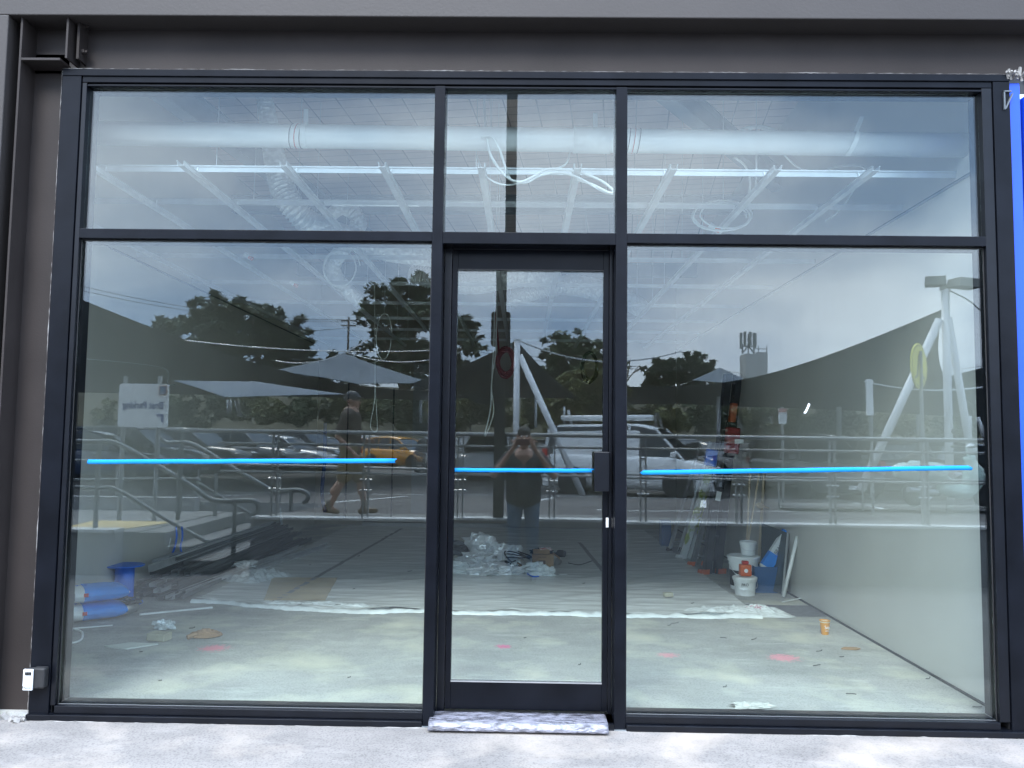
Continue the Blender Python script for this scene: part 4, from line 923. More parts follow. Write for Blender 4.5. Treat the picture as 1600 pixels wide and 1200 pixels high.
# upper ground: one sheet to the horizon, cut round the stair on the left
b = MB()
for x0, x1, dd in ((-3.3, 60, 0), (-60, -3.3, 3.2)):
    ys = [WALLD+.2+dd, 9, 12, 16, 30, 70, 160, 500] if dd else [WALLD+.2, 5.9, 6.6, 9, 12, 16, 30, 70, 160, 500]
    for i in range(len(ys)-1):
        o = len(b.v); s = 1 if ys[i+1] < 100 else 6
        X0, X1 = (x0*s if x0 < -10 else x0), (x1*s if x1 > 10 else x1)
        b.v += [(X0, -ys[i], gz(ys[i])), (X1, -ys[i], gz(ys[i])), (X1, -ys[i+1], gz(ys[i+1])), (X0, -ys[i+1], gz(ys[i+1]))]; b.f.append((o, o+1, o+2, o+3))
structure(b.build('road', M_asph))
def flat(name, pts, m, lift=.006, kind=True):
    b = MB(); b.add([(x, -d, gz(d)+lift) for x, d in pts], [tuple(range(len(pts)))]); o = b.build(name, m)
    if kind: structure(o)
    return o
flat('footpath', [(-3.3, WALLD+.21), (40, WALLD+.21), (40, 6.55), (-3.3, 6.55)], M_path)
for i in range(7):
    flat('parking_line', [(-7+3.4*i, 9.5+.2*i), (-6.88+3.4*i, 9.5+.2*i), (-6.0+3.4*i, 14), (-6.12+3.4*i, 14)], M_line)
flat('parking_line', [(-30, 14.6), (30, 15.6), (30, 15.75), (-30, 14.75)], M_line)
flat('parking_line', [(1.2, 8.3), (4.6, 9.1), (4.6, 9.25), (1.2, 8.42)], M_line)
flat('kerb_island', [(4.5, 9.4), (40, 8.8), (40, 10.4), (4.7, 10.6)], M_path, .1)
structure(MB().prism([(-5.8, -5.5), (-5.0, -5.6), (-4.75, -6.5), (-5.9, -6.5)], 'z', .416, .422).build('tactile_marking', M_ylw))
# retaining wall
rw = thing('retaining_wall', (0, -WALLD, 0), 'low pale concrete retaining wall across the court, reflected low in the windows', 'wall')
MB().box(-3.3, 30, -WALLD-.2, -WALLD, -.3, gz(WALLD)-.005).build('wall_face', M_kerb, rw)
MB().box(-3.3, 30, -WALLD-.215, -WALLD+.015, gz(WALLD)-.004, gz(WALLD)+.03).build('coping', mat('pale coping', (.60, .60, .58), .8), rw, bevel=.004)
MB().box(-12, -4.9, -WALLD-.1, -WALLD+.1, -.3, .42).build('wall_face', M_kerb, rw); MB().box(-12, -4.9, -WALLD-.12, -WALLD+.12, .421, .46).build('coping', MT['pale coping'], rw)
MB().box(-12, -5.2, -8.4, -8.2, -.3, .62).build('wall_face', M_kerb, rw)
# stair at the left: treads rising to the left
stn = thing('stair', (-4, -6.8, 0), 'concrete steps rising to the left beside the retaining wall, reflected in the left window', 'stair')
for i in range(4):
    x1 = -3.75-.32*i
    MB().box(-12 if i == 3 else x1-.32, x1, -8.2, -WALLD-.11, -.3, (-.09+.165*(i+1) if i < 3 else .415)).build('step', M_path, stn)
structure(MB().box(-3.75, -3.3, -8.4, -WALLD, -.3, -.088).build('court_pavement', M_paver))
structure(MB().box(-12, -3.3, -8.44, -8.405, -.3, .55).build('kerb', M_kerb))
# railing along the wall
rl = thing('wall_railing', (0, -WALLD-.1, .6), 'grey metal railing with twin flat posts on top of the retaining wall', 'railing')
yr = -WALLD-.1; D9 = -yr - CAM.y
def RX(px): return ref(px, 690, D9).x
z0 = gz(WALLD)+.03
MB().tube([(RX(258), yr, 1.665), (30, yr, 1.665)], .026, 12).build('top_rail', M_rail, rl, smooth=True)
MB().tube([(RX(340), yr, 1.515), (30, yr, 1.50)], .017, 10).build('mid_rail', M_rail, rl, smooth=True)
MB().tube([(RX(345), yr, 1.17), (30, yr, 1.07)], .015, 10).build('lower_rail', M_rail, rl, smooth=True)
for px in (431, 573, 718, 864, 1005, 1154, 1300, 1444, 1590):
    x = RX(px); b = MB()
    for s in (-1, 1): b.box(x+s*.032-.008, x+s*.032+.008, yr-.03, yr+.03, z0, 1.64)
    b.build('post', M_rail, rl); b = MB()
    for z in (z0+.33, z0+.46):
        b.tube([(x-.075, yr, z), (x+.075, yr, z)], .012, 8)
    b.build('standoff_fixing', M_alu, rl)
# far railing beyond the road
fr2 = thing('far_railing', (0, -9, .5), 'thin lower railing further back across the car park', 'railing')
for z, r_ in ((1.02, .018),):
    MB().tube([(-9, -9.6, z+.15), (3, -9.6, z), (16, -9.2, z-.02)], r_, 8).build('rail', M_rail, fr2)
for k in range(18): MB().tube([(-8.6+1.45*k, -9.55, gz(9.5)), (-8.6+1.45*k, -9.55, 1.03)], .016, 6).build('post', M_rail, fr2)
# stair handrails
M_hr = mat('dark grey handrail', (.16, .17, .17), .4, .3, .1, 6)
def handrail(pts, posts, label, r=.026, D=9.9):
    root = thing('stair_handrail', (0, 0, 0), label, 'handrail', 'stair handrails at the left', wl=False)
    MB().tube([ref(px, py, D+(d_ if d_ else 0)) for px, py, d_ in pts], r, 10, smooth=6).build('rail', M_hr, root, smooth=True)
    for px, y0, y1, d_ in posts:
        a = ref(px, y0, D+d_); MB().tube([a, (a.x, a.y, ref(px, y1, D+d_).z)], .03, 8).build('post', M_hr, root)
handrail([(60, 688, 0), (140, 690, 0), (180, 692, 0), (240, 724, 0), (300, 760, 0), (325, 778, 0), (345, 783, 0), (385, 782, 0), (400, 785, 0), (402, 798, 0), (390, 806, 0)], [(367, 782, 888, 0), (282, 700, 812, 0)], 'near stair handrail with a curled end beside the retaining wall', .03)
handrail([(60, 760, 0), (150, 762, 0), (185, 766, 0), (260, 812, 0), (330, 850, 0)], [(155, 690, 835, 0)], 'lower rail of the near stair handrail', .024)
handrail([(250, 683, 0), (262, 692, 0), (300, 694, 0), (365, 732, 0), (425, 766, 0), (440, 767, 0), (466, 766, 0), (480, 772, 0), (479, 782, 0), (473, 785, 0)], [(455, 768, 838, 0), (285, 676, 806, 0)], 'far stair handrail with a curled end', .035, 12.2)
handrail([(60, 750, 0), (292, 748, 0), (310, 754, 0), (350, 779, 0), (420, 818, 0)], [(338, 740, 806, 0)], 'lower rail of the far stair handrail', .02, 12.2)
# dark steel post with a rounded box, on the wall behind the photographer
x0 = ref(780, 640, 9.95); root = thing('dark_post', (x0.x, x0.y, gz(WALLD)), 'tall dark square post with a rounded black box high up, reflected in the door', 'post')
MB().box(x0.x-.066, x0.x+.066, x0.y-.05, x0.y+.05, gz(5.4), 7.2).build('shaft', mat('charcoal post paint', (.03, .032, .033), .5), root)
p = ref(781.5, 510, 9.82); b = MB(); w, h, r_ = .122, .222, .04; poly = []
for cx_, cz_, a0 in ((w-r_, h-r_, 0), (-w+r_, h-r_, 90), (-w+r_, -h+r_, 180), (w-r_, -h+r_, 270)):
    for k in range(6): a = R(a0+k*18); poly.append((p.x+cx_+r_*math.cos(a), p.z+cz_+r_*math.sin(a)))
b.prism(poly, 'y', p.y-.02, p.y+.0); b.build('box', mat('black enamel', (.012, .013, .014), .4), root)

# ---------------------------------------------------------------- shade sails and their masts
def sail(corners, sagv, m, label, n=24, belly=.0, drop=.0):
    a, b_, c_, d_ = [Vector(q) for q in corners]; cen = (a+b_+c_+d_)/4
    def fn(u, v):
        p = a.lerp(b_, u).lerp(d_.lerp(c_, u), v)
        eu = 4*v*(1-v); ev = 4*u*(1-u)
        k = sagv*(ev*(1-eu) + eu*(1-ev))
        return p.lerp(cen, k) + Vector((0, 0, -belly*eu*ev - drop*ev*(1-v)**2))
    o = MB().grid(fn, n, n).build('shade_sail', m, smooth=True, solid=.004)
    return tag(o, label, 'shade sail', 'shade sails over the car park')
sail([ref(1473, 483, 16), ref(975, 604, 25), ref(960, 628, 34), ref(1560, 655, 28)], .13, M_sail, 'large dark shade sail falling left from the white lamp mast', belly=.3, drop=.42)
sail([ref(1474, 590, 28), ref(1700, 520, 17), ref(1700, 640, 26), ref(1500, 664, 34)], .06, M_sail, 'dark shade sail at the far right, beyond the lamp mast')
sail([ref(40, 432, 14), ref(685, 612, 27), ref(690, 626, 36), ref(20, 612, 26)], .07, M_sail, 'large dark shade sail falling right across the left window', belly=.2, drop=.5)
sail([ref(538, 552, 34), ref(685, 601, 30), ref(560, 600, 30), ref(425, 579, 32)], .08, M_sail_lit, 'shade sail with a peak, its cloth painted paler as if sky lit, behind the large left sail')
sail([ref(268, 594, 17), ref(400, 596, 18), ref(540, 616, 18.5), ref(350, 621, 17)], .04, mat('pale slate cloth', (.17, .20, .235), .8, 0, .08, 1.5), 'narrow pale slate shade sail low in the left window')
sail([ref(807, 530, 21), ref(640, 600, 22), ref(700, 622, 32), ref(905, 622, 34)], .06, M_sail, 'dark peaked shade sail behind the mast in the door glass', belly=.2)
sail([ref(716, 612, 23), ref(780, 628, 24), ref(776, 634, 25), ref(740, 628, 24)], .02, M_sail_lit, 'small slate shade sail edge low in the door glass')
sail([ref(1125, 574, 50), ref(1190, 604, 45), ref(1150, 600, 45), ref(1080, 594, 46)], .05, M_sail_lit, 'small pale shade sail peak beside the far trees')
sail([ref(1180, 605, 30), ref(1290, 602, 30), ref(1340, 608, 32), ref(1240, 612, 32)], .03, M_sail_lit, 'thin pale shade sail edge low in the right window')
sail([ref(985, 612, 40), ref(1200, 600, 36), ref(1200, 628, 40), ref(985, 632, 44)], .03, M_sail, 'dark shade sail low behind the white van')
def mast(px, y0, y1, D, label, r=.075, lean=None, cat='post', group='white masts of the shade sails', y1px=None):
    a = ref(px, y0, D); b2 = ref(y1px or px, y1, D)
    return tag(MB().tube([a, (b2.x, b2.y, b2.z)], [r, r], 14).build('mast', M_post, smooth=True), label, cat, group)
# door mast with strut
root = thing('sail_mast', tuple(refz(808, .2, 21)), 'white steel mast with one slanting strut, reflected beside the photographer', 'mast', 'white masts of the shade sails')
a = ref(808, 530, 21); MB().tube([(a.x, a.y, gz(17)), a], .082, 14).build('shaft', M_post, root, smooth=True); MB().tube([(a.x, a.y, a.z), (a.x, a.y, a.z+.03)], .10, 14).build('cap', M_post, root)
p = ref(864, 690, 20.6); t_ = ref(812, 554, 21); MB().tube([(p.x+.9*(p.x-t_.x), p.y, gz(16)), t_], .085, 14).build('strut', M_post, root, smooth=True)
# lamp mast at the right with two flood heads and two struts
D_ = 15.6
a = ref(1477, 452, D_); root = thing('lamp_mast', (a.x, a.y, gz(11)), 'white steel mast with two flood light heads and two struts in the right window', 'lamp mast', 'white masts of the shade sails')
MB().tube([(a.x, a.y, gz(11)), a], .075, 16).build('shaft', M_post, root, smooth=True)
p = ref(1345, 766, 15.2); t_ = ref(1468, 500, D_); MB().tube([(p.x, p.y, p.z), t_], .078, 14).build('strut', M_post, root, smooth=True)
p = ref(1532, 778, 16); t_ = ref(1482, 496, D_); MB().tube([(p.x, p.y, p.z-.3), t_], .07, 14).build('strut', M_post, root, smooth=True)
M_lampb = mat('grey lamp body', (.22, .22, .20), .5)
for px, py, w, rz, dd in ((1462, 440, .38, R(28), .1), (1507, 443, .50, R(-14), -.15)):
    c = ref(px, py, D_+dd); MB().obox(c, (w, .34, .17), (0, R(2), rz), .96).build('flood_head', M_lampb, root, bevel=.012)
MB().obox(ref(1477, 449, D_), (.16, .12, .12), (0, 0, 0)).build('bracket', M_lampb, root, bevel=.01)
MB().tube([ref(1484, 454, D_), ref(1515, 470, D_), ref(1545, 495, D_-.5), ref(1600, 520, D_-1)], .012, 6, smooth=6).build('power_lead', M_black, root)
for px, y0, y1, D, r, lab in ((540, 600, 626, 30, .09, 'short white mast top seen above the walking man'), (657, 625, 662, 30, .06, 'white post left of the door frame'), (837, 617, 668, 27, .05, 'thin white post right of the slanting strut'), (882, 635, 670, 30, .045, 'short white post above the dark car'), (896, 640, 675, 30, .055, 'leaning white post above the dark car'), (358, 625, 646, 30, .09, 'white mast foot, left one of the pair in the left window'), (375, 625, 650, 30, .08, 'white mast foot, right one of the pair in the left window'), (1025, 645, 672, 30, .05, 'short white post behind the van roof'), (1036, 645, 673, 30, .055, 'leaning white post behind the van roof'), (1123, 620, 690, 24, .06, 'white post left of the ladders'), (1160, 650, 676, 30, .05, 'leaning white post right of the ladders'), (1206, 650, 662, 30, .05, 'short white post left of the parking sign'), (1311, 636, 684, 24, .07, 'thin white post right of the parking sign'), (1434, 648, 684, 24, .05, 'thin white post behind the crossing sign'), (1515, 650, 684, 22, .06, 'white post near the right edge'), (1540, 652, 690, 20, .05, 'slanting white post at the right edge')):
    dx = {896: 8, 375: 6, 1036: 8, 1160: 8, 1540: 12}.get(px, 0)
    mast(px, y1, y0, D, lab, r, y1px=px-dx) if dx else mast(px, y1, y0, D, lab, r)

# ---------------------------------------------------------------- signs
def signpost(px, D, topy, z_base, r=.03, m=M_post):
    a = ref(px, topy, D); return MB().tube([(a.x, a.y, z_base), a], r, 10), a
# parking sign on two posts
D_ = 10.4; root = thing('parking_sign', tuple(ref(222, 700, D_)), 'white sign lettered Best Parking on two posts, mirrored in the left window', 'sign')
for px in (196, 250): bb, a = signpost(px, D_, 588, .5, .028, M_rail); bb.build('post', M_rail, root)
p0, p1 = ref(183, 667, D_-.06), ref(263.5, 600, D_-.06); w = p1.x-p0.x; h = p1.z-p0.z; cxs, czs = (p0.x+p1.x)/2, (p0.z+p1.z)/2
poly = []
for sx_, sz_, a0 in ((1, 1, 0), (-1, 1, 90), (-1, -1, 180), (1, -1, 270)):
    for k in range(5): a = R(a0+k*22.5); poly.append((cxs+sx_*(w/2-.03)+.03*math.cos(a), czs+sz_*(h/2-.03)+.03*math.sin(a)))
yS = p0.y; MB().prism(poly, 'y', yS-.02, yS).build('board', mat('sign white', (.85, .86, .86), .35), root)
RT = (R(90), 0, R(180))
bt = text('lettering', 'Best Parking', .125, (cxs, yS+.004, czs+.0*h), RT, mat('sign blue', (.01, .06, .25), .5), root, .001, sx=.84); bt.data.offset = .0035
MB().obox((p1.x-.075, yS+.003, p1.z-.085), (.10, .004, .12)).build('logo_panel', mat('logo orange', (.7, .25, .04), .5), root)
MB().obox((p1.x-.075, yS+.006, p1.z-.085), (.084, .004, .104)).build('logo_field', mat('logo navy', (.01, .05, .2), .5), root)
b = MB(); b.obox((p1.x-.075, yS+.009, p1.z-.062), (.05, .003, .008), (0, R(35), 0)); b.obox((p1.x-.075, yS+.009, p1.z-.078), (.05, .003, .008), (0, R(-35), 0)); b.build('logo_mark', mat('logo cyan', (.2, .6, .8), .5), root)
text('lettering', 'ALDI', .03, (p1.x-.075, yS+.0085, p1.z-.118), RT, M_white, root, .001)
b = MB(); b.prism([(p1.x-.05, p0.z+.17), (p1.x-.15, p0.z+.17), (p1.x-.13, p0.z+.14), (p1.x-.08, p0.z+.14)], 'y', yS+.002, yS+.005); b.prism([(p1.x-.05, p0.z+.17), (p1.x-.05, p0.z+.06), (p1.x-.08, p0.z+.085), (p1.x-.08, p0.z+.139)], 'y', yS+.002, yS+.005)
b.build('arrow', MT['sign blue'], root)
# pedestrian crossing disc, edge on
D_ = 13.2; c = ref(1436, 572, D_); root = thing('crossing_sign', (c.x, c.y, gz(8.6)), 'round yellow walking legs crossing sign seen nearly edge on', 'sign')
MB().tube([(c.x+.03, c.y, gz(8.6)), (c.x+.03, c.y, c.z+.25)], .03, 10).build('post', M_rail, root)
ang = R(-46); RM = Matrix.Rotation(ang, 3, 'Z'); RY = Matrix.Rotation(R(-90), 3, 'X')
def disc(r, t0, t1, m, nm): MB().lathe([(r, t0), (r, t1)], (c.x, c.y, c.z), 40, RM @ RY).build(nm, m, root)
disc(.372, -.01, .008, M_ylwS := mat('retroreflective yellow', (.75, .68, .02), .4), 'disc'); disc(.345, .0085, .0100, M_black, 'ring'); disc(.33, .0105, .012, M_ylwS, 'field')
b = MB()
for x, z, sx_, sz_, ry in ((-.08, .0, .055, .34, 14), (.08, .0, .055, .34, -14), (.0, .17, .11, .05, 0), (-.17, -.18, .12, .045, -18), (.17, -.18, .12, .045, 18)):
    M3 = RM @ Matrix.Rotation(R(ry), 3, 'Y'); vs_ = []
    for k_ in (-1, 1):
        for a1, b1 in ((-1,-1),(1,-1),(1,1),(-1,1)): vs_.append(c + RM @ (Vector((x, .015, z))) + M3 @ Vector((a1*sx_/2, b1*.002, k_*sz_/2)))
    b.add(vs_, [(0,3,2,1),(4,5,6,7),(0,1,5,4),(1,2,6,5),(2,3,7,6),(3,0,4,7)])
b.build('walking_legs', M_dark, root)
# small parking rule sign
D_ = 15.0; c = ref(1223, 650, D_); root = thing('rules_sign', (c.x, c.y, gz(10.4)), 'small white parking rules sign with a red heading', 'sign')
MB().tube([(c.x, c.y-.02, gz(10.4)), (c.x, c.y-.02, c.z+.17)], .025, 8).build('post', M_rail, root)
MB().box(c.x-.075, c.x+.075, c.y, c.y+.008, c.z-.14, c.z+.14).build('board', MT['sign white'], root); MB().box(c.x-.068, c.x+.068, c.y+.009, c.y+.012, c.z+.075, c.z+.13).build('heading', M_red, root)
text('lettering', 'PARKING', .028, (c.x, c.y+.0125, c.z+.103), RT, M_white, root, .001)
for k in range(4): text('lettering', ('CUSTOMER', '2 HOUR', 'PERMITTED', 'TOW AWAY')[k], .022, (c.x, c.y+.009, c.z+.05-.045*k), RT, M_dark, root, .001)
# tall blank white sign back near the lamp mast
D_ = 13; c = ref(1359, 622, D_); root = thing('narrow_sign', (c.x, c.y, gz(8.4)), 'narrow tall white board on a post left of the crossing sign', 'sign')
MB().box(c.x-.055, c.x+.055, c.y-.02, c.y+.02, c.z-.28, c.z+.30).build('board', MT['sign white'], root, bevel=.01); MB().tube([(c.x+.03, c.y-.03, gz(8.4)), (c.x+.03, c.y-.03, c.z+.2)], .028, 8).build('post', M_rail, root)

# ---------------------------------------------------------------- vehicles
M_tyre = mat('tyre', (.02, .02, .02), .8); M_rim = mat('alloy rim', (.45, .46, .47), .35, .6); M_cglass = mat('car glass', (.02, .025, .03), .06, 0, .1, 3, spec=.8)
M_tl = mat('tail lamp', (.5, .01, .01), .25); M_hl = mat('head lamp', (.75, .78, .8), .15); M_trim = mat('black trim', (.02, .02, .022), .5)
def paint(nm, c): return mat('paint '+nm, c, .22, 0, .04, 2, spec=.6, coat=.6)
PROF = { # x fraction from rear: shoulder height, roof height (fractions of H); glass span
 'hatch': dict(sh=[(0, .45), (.02, .60), (.10, .64), (.5, .62), (.70, .60), (.90, .52), (.985, .42), (1, .30)], gr=[(.015, .64), (.10, .95), (.22, .995), (.42, 1), (.54, .95), (.74, .60)]),
 'sedan': dict(sh=[(0, .45), (.02, .66), (.18, .68), (.5, .64), (.72, .62), (.92, .53), (.985, .42), (1, .30)], gr=[(.14, .67), (.29, .95), (.40, 1), (.52, .99), (.60, .93), (.76, .62)]),
 'suv':   dict(sh=[(0, .42), (.015, .60), (.08, .62), (.5, .61), (.72, .60), (.93, .54), (.99, .42), (1, .28)], gr=[(.012, .62), (.07, .93), (.12, .985), (.45, 1), (.57, .96), (.75, .61)]),
 'van':   dict(sh=[(0, .35), (.01, .56), (.08, .57), (.5, .56), (.76, .55), (.92, .47), (.985, .36), (1, .22)], gr=[(.008, .56), (.03, .94), (.06, .985), (.55, 1), (.66, .955), (.84, .56)]),
}
def lerpf(T, x):
    for i in range(len(T)-1):
        if x <= T[i+1][0]: 
            t = (x-T[i][0])/max(1e-6, T[i+1][0]-T[i][0]); return T[i][1]+(T[i+1][1]-T[i][1])*max(0, t)
    return T[-1][1]
def car(kind, L_, W, H, m, px, D, yaw, label, zg=None, detail=True, name='parked_car', cat='car', grp='cars in the car park'):
    """nose along local +x; yaw turns it; reflected centre at px, path length D"""
    base = refz(px, 0, D); d = -base.y; base.z = gz(d) if zg is None else zg
    root = thing(name, tuple(base), label, cat, grp, wl=False); root.rotation_euler = (0, 0, R(yaw))
    P = PROF[kind]; sh, gr = P['sh'], P['gr']; clear = .18
    X = lambda u: (u-.5)*L_
    us = [0, .008, .02, .05, .09, .13, .17, .21, .26, .34, .45, .56, .66, .72, .76, .80, .84, .88, .92, .96, .985, 1]
    wc = (.19, .80); wr = .112*L_/1.0*.66; wr = .32 if H < 1.7 else .335
    def ring(u):
        s = lerpf(sh, u)*H; wf = W/2*(1-.35*max(0, (.06-u)/.06)**2*.5 - .45*max(0, (u-.90)/.10)**2*.6)
        zb = clear + .12*max(0, (u-.94)/.06) + .10*max(0, (.03-u)/.03)
        for c_ in wc:                               # wheel arches cut up into the side
            dx = abs((u-c_)*L_)
            if dx < wr+.05: zb_a = clear+ .0
        return [(-wf*.90, zb), (-wf, zb+.16), (-wf*1.0, s*.62), (-wf*.97, s*.93), (-wf*.90, s), (0, s+.03), (wf*.90, s), (wf*.97, s*.93), (wf*1.0, s*.62), (wf, zb+.16), (wf*.90, zb)]
    b = MB(); n = 11
    for u in us:
        for y, z in ring(u): b.v.append((X(u), y, z))
    for i in range(len(us)-1):
        for k in range(n): k2 = (k+1) % n; b.f.append((i*n+k, (i+1)*n+k, (i+1)*n+k2, i*n+k2))
    b.f.append(tuple(range(n))); b.f.append(tuple(reversed(range((len(us)-1)*n, len(us)*n))))
    b.build('body', m, root, smooth=True)
    # glasshouse: dark glass shell, roof skin and pillars in body colour
    def gring(u, t=0):
        z1 = lerpf(gr, u)*H; s = lerpf(sh, u)*H-.02; k = (z1-s)/(H-s+1e-6); wt = W/2*(.90-.17*k)
        return s, z1, W/2*.885, wt
    gu = [gr[0][0]+(gr[-1][0]-gr[0][0])*i/16 for i in range(17)]; b = MB()
    for u in gu:
        s, z1, wb, wt = gring(u)
        for y, z in ((-wb, s), (-wt, z1), (0, z1+.015), (wt, z1), (wb, s)): b.v.append((X(u), y, z))
    for i in range(16):
        for k in range(4): b.f.append((i*5+k, i*5+5+k, i*5+6+k, i*5+1+k))
    b.build('window', M_cglass, root, smooth=False)
    # roof
    ru = [u for u in [gr[1][0]-.01+(gr[-2][0]-gr[1][0]+.02)*i/10 for i in range(11)]]; b = MB()
    for u in ru:
        s, z1, wb, wt = gring(u)
        for y, z in ((-wt-.012, z1-.05), (-wt-.006, z1+.004), (-wt*.5, z1+.024), (wt*.5, z1+.024), (wt+.006, z1+.004), (wt+.012, z1-.05)): b.v.append((X(u), y, z+.004))
    for i in range(10):
        for k in range(5): b.f.append((i*6+k, i*6+6+k, i*6+7+k, i*6+1+k))
    b.build('roof', m, root, smooth=True)
    b = MB(); pil = [.0, .36, .60, .99] if kind != 'van' else [.0, .58, .62, .99]
    for side in (-1, 1):
        for q in pil:
            u0 = gr[0][0]+(gr[-1][0]-gr[0][0])*q; u1 = gr[1][0] if q == 0 else gr[-2][0] if q > .9 else u0-.01
            s0, _, wb, _ = gring(u0); _, z1, _, wt = gring(u1)
            b.tube([(X(u0), side*(wb+.004), s0), (X(u1), side*(wt+.006), z1-.01)], .035 if q not in (0,) else .055, 6)
    b.build('pillar', m, root)
    if kind == 'van':
        b = MB(); u0, u1 = .06, .575
        for side in (-1, 1):
            q = [(u, k) for u, k in ((u0, 0), (u1, 0), (u1, 1), (u0+.01, 1))]; vs_ = []
            for u, k in q:
                s, z1, wb, wt = gring(u); vs_.append((X(u), side*((wb if k == 0 else wt)+.008), (s if k == 0 else z1-.08)))
            b.add(vs_, [(0, 1, 2, 3)])
        b.build('side_panel', m, root, solid=.004)
    for c_ in wc:
        for side in (-1, 1):
            x = X(c_); y = side*(W/2-.10); M_ = Matrix.Rotation(R(90), 3, 'X')
            wz = wr
            w_ = MB().lathe([(wr*.62, -.10), (wr*.97, -.10), (wr, -.07), (wr, .07), (wr*.97, .10), (wr*.62, .10)], (x, y, wz), 24, M_).build('wheel', M_tyre, root, smooth=False)
            MB().lathe([(wr*.63, -.104), (wr*.2, -.09), (wr*.18, .09), (wr*.63, .104)], (x, y, wz), 20, M_).build('rim', M_rim, w_)
            b = MB()
            for k in range(5):
                a = k*1.2566; b.obox((x+wr*.36*math.cos(a), y+side*.105, wz+wr*.36*math.sin(a)), (wr*.5, .012, wr*.1), (0, -a, 0))
            b.build('spoke', M_trim, w_)
            MB().lathe([(wr*1.17, -.012), (wr*1.17, .012)], (x, side*(W/2-.006), wz+.01), 26, M_).build('wheel_arch', M_trim, root)
    b = MB(); b.box(X(0)-.01, X(0)+.22, -W/2*.93, W/2*.93, clear, clear+.22); b.box(X(1)-.25, X(1)-.04, -W/2*.74, W/2*.74, clear, clear+.16); b.build('bumper', M_trim if kind == 'suv' else m, root, bevel=.03)
    zt = lerpf(sh, .02)*H
    for side in (-1, 1):
        tl = MB().obox((X(0)+.05, side*W/2*.84, zt-.10), (.14, .24, .20 if kind != 'van' else .5), (0, 0, 0)).build('tail_light', M_tl, root, bevel=.02)
        MB().obox((X(.965), side*W/2*.70, lerpf(sh, .96)*H-.06), (.22, .30, .13), (0, R(18), R(-18*side))).build('headlight', M_hl, root, bevel=.02)
        MB().obox((X(gr[-1][0])-.28, side*(W/2+.08), lerpf(sh, .7)*H+.06), (.12, .2, .13)).build('mirror', m, root, bevel=.02)
        if detail:
            b = MB()
            for q in (.38, .60): b.box(X(q)-.08, X(q)+.06, side*(W/2-.004)-.012, side*(W/2-.004)+.012, H*.52, H*.52+.03)
            b.build('door_handle', M_trim, root)
    MB().box(X(0)-.016, X(0)-.003, -.24, .24, clear+.32, clear+.44).build('number_plate', M_white, root)
    MB().box(X(1)-.01, X(1)+.012, -.24, .24, clear+.10, clear+.20).build('number_plate', M_white, root)
    MB().box(X(.985), X(.985)+.035, -W*.22, W*.22, H*.30, H*.36).build('grille', M_trim, root)
    return root
wht, blk, slv, gry, dbl, yel, red_ = paint('white', (.75, .76, .76)), paint('black', (.012, .012, .014)), paint('silver', (.42, .43, .44)), paint('grey', (.10, .105, .11)), paint('dark blue', (.02, .04, .10)), paint('mustard', (.72, .30, .02)), paint('maroon', (.20, .02, .02))
van = car('van', 4.5, 1.80, 1.84, wht, 990, 21.5, 22, 'white delivery van with a pipe tube on its roof rack', name='delivery_van', cat='van', grp=None)
b = MB(); b.tube([(-1.9, .35, 2.02), (.6, .35, 2.02)], .075, 14); b.build('roof_tube', M_white, van, smooth=True)
b = MB()
for x in (-1.4, .1): b.tube([(x, -.7, 1.86), (x, -.7, 1.93), (x, .7, 1.93), (x, .7, 1.86)], .02, 6)
b.build('roof_rack', M_trim, van)
MB().box(-2.262, -2.25, -.62, .62, 1.12, 1.62).build('rear_window', M_cglass, van)
car('hatch', 4.0, 1.72, 1.50, yel, 630, 38.5, 30, 'mustard yellow hatchback seen from behind its left corner')
car('hatch', 4.1, 1.76, 1.48, wht, 576, 43, 26, 'white hatchback half hidden behind the yellow one', zg=.2)
car('suv', 4.5, 1.85, 1.62, wht, 765, 30, 96, 'white car with its number plate facing the shop, left of the post')
car('hatch', 4.3, 1.8, 1.5, wht, 800, 36, 80, 'white car further back, behind the photographer')
car('sedan', 4.6, 1.82, 1.42, blk, 868, 27.5, 68, 'black sedan between the photographer and the van')
car('hatch', 4.2, 1.78, 1.5, gry, 690, 33, 75, 'dark grey hatchback left of the door frame')
car('suv', 4.7, 1.9, 1.72, blk, 300, 31, 10, 'black estate car at the left of the row, nearest the parking sign')
car('suv', 4.7, 1.9, 1.70, gry, 385, 33, 15, 'dark grey car second from the parking sign')
car('sedan', 4.6, 1.85, 1.48, slv, 440, 35, 12, 'silver sedan in the row behind the left railing')
car('suv', 4.6, 1.85, 1.74, blk, 478, 37, 20, 'black four wheel drive with a pale roof edge left of the walking man')
car('hatch', 4.2, 1.78, 1.5, slv, 505, 42, 30, 'silver hatchback just behind the walking man')
car('suv', 4.8, 1.9, 1.7, slv, 215, 27, 5, 'silver estate partly behind the parking sign')
car('sedan', 4.6, 1.85, 1.5, dbl, 150, 25, 0, 'dark blue sedan at the far left edge')
car('sedan', 4.6, 1.82, 1.45, blk, 1115, 33, 80, 'black car just beyond the nose of the van')
car('suv', 4.6, 1.86, 1.66, gry, 1268, 22.5, 82, 'dark hatch with red tail lamps behind the right railing')
car('sedan', 4.6, 1.82, 1.45, slv, 1200, 27, 78, 'silver car left of the dark hatch')
car('suv', 4.6, 1.86, 1.6, gry, 1345, 24, -98, 'grey car showing its windscreen right of the dark hatch')
car('hatch', 4.2, 1.8, 1.5, slv, 1395, 31, 85, 'silver car behind the crossing sign')
car('sedan', 4.6, 1.84, 1.5, blk, 1462, 24, 88, 'black car behind the lamp mast')
car('suv', 4.7, 1.88, 1.7, wht, 1300, 46, 90, 'white car far back in the right window', detail=False)
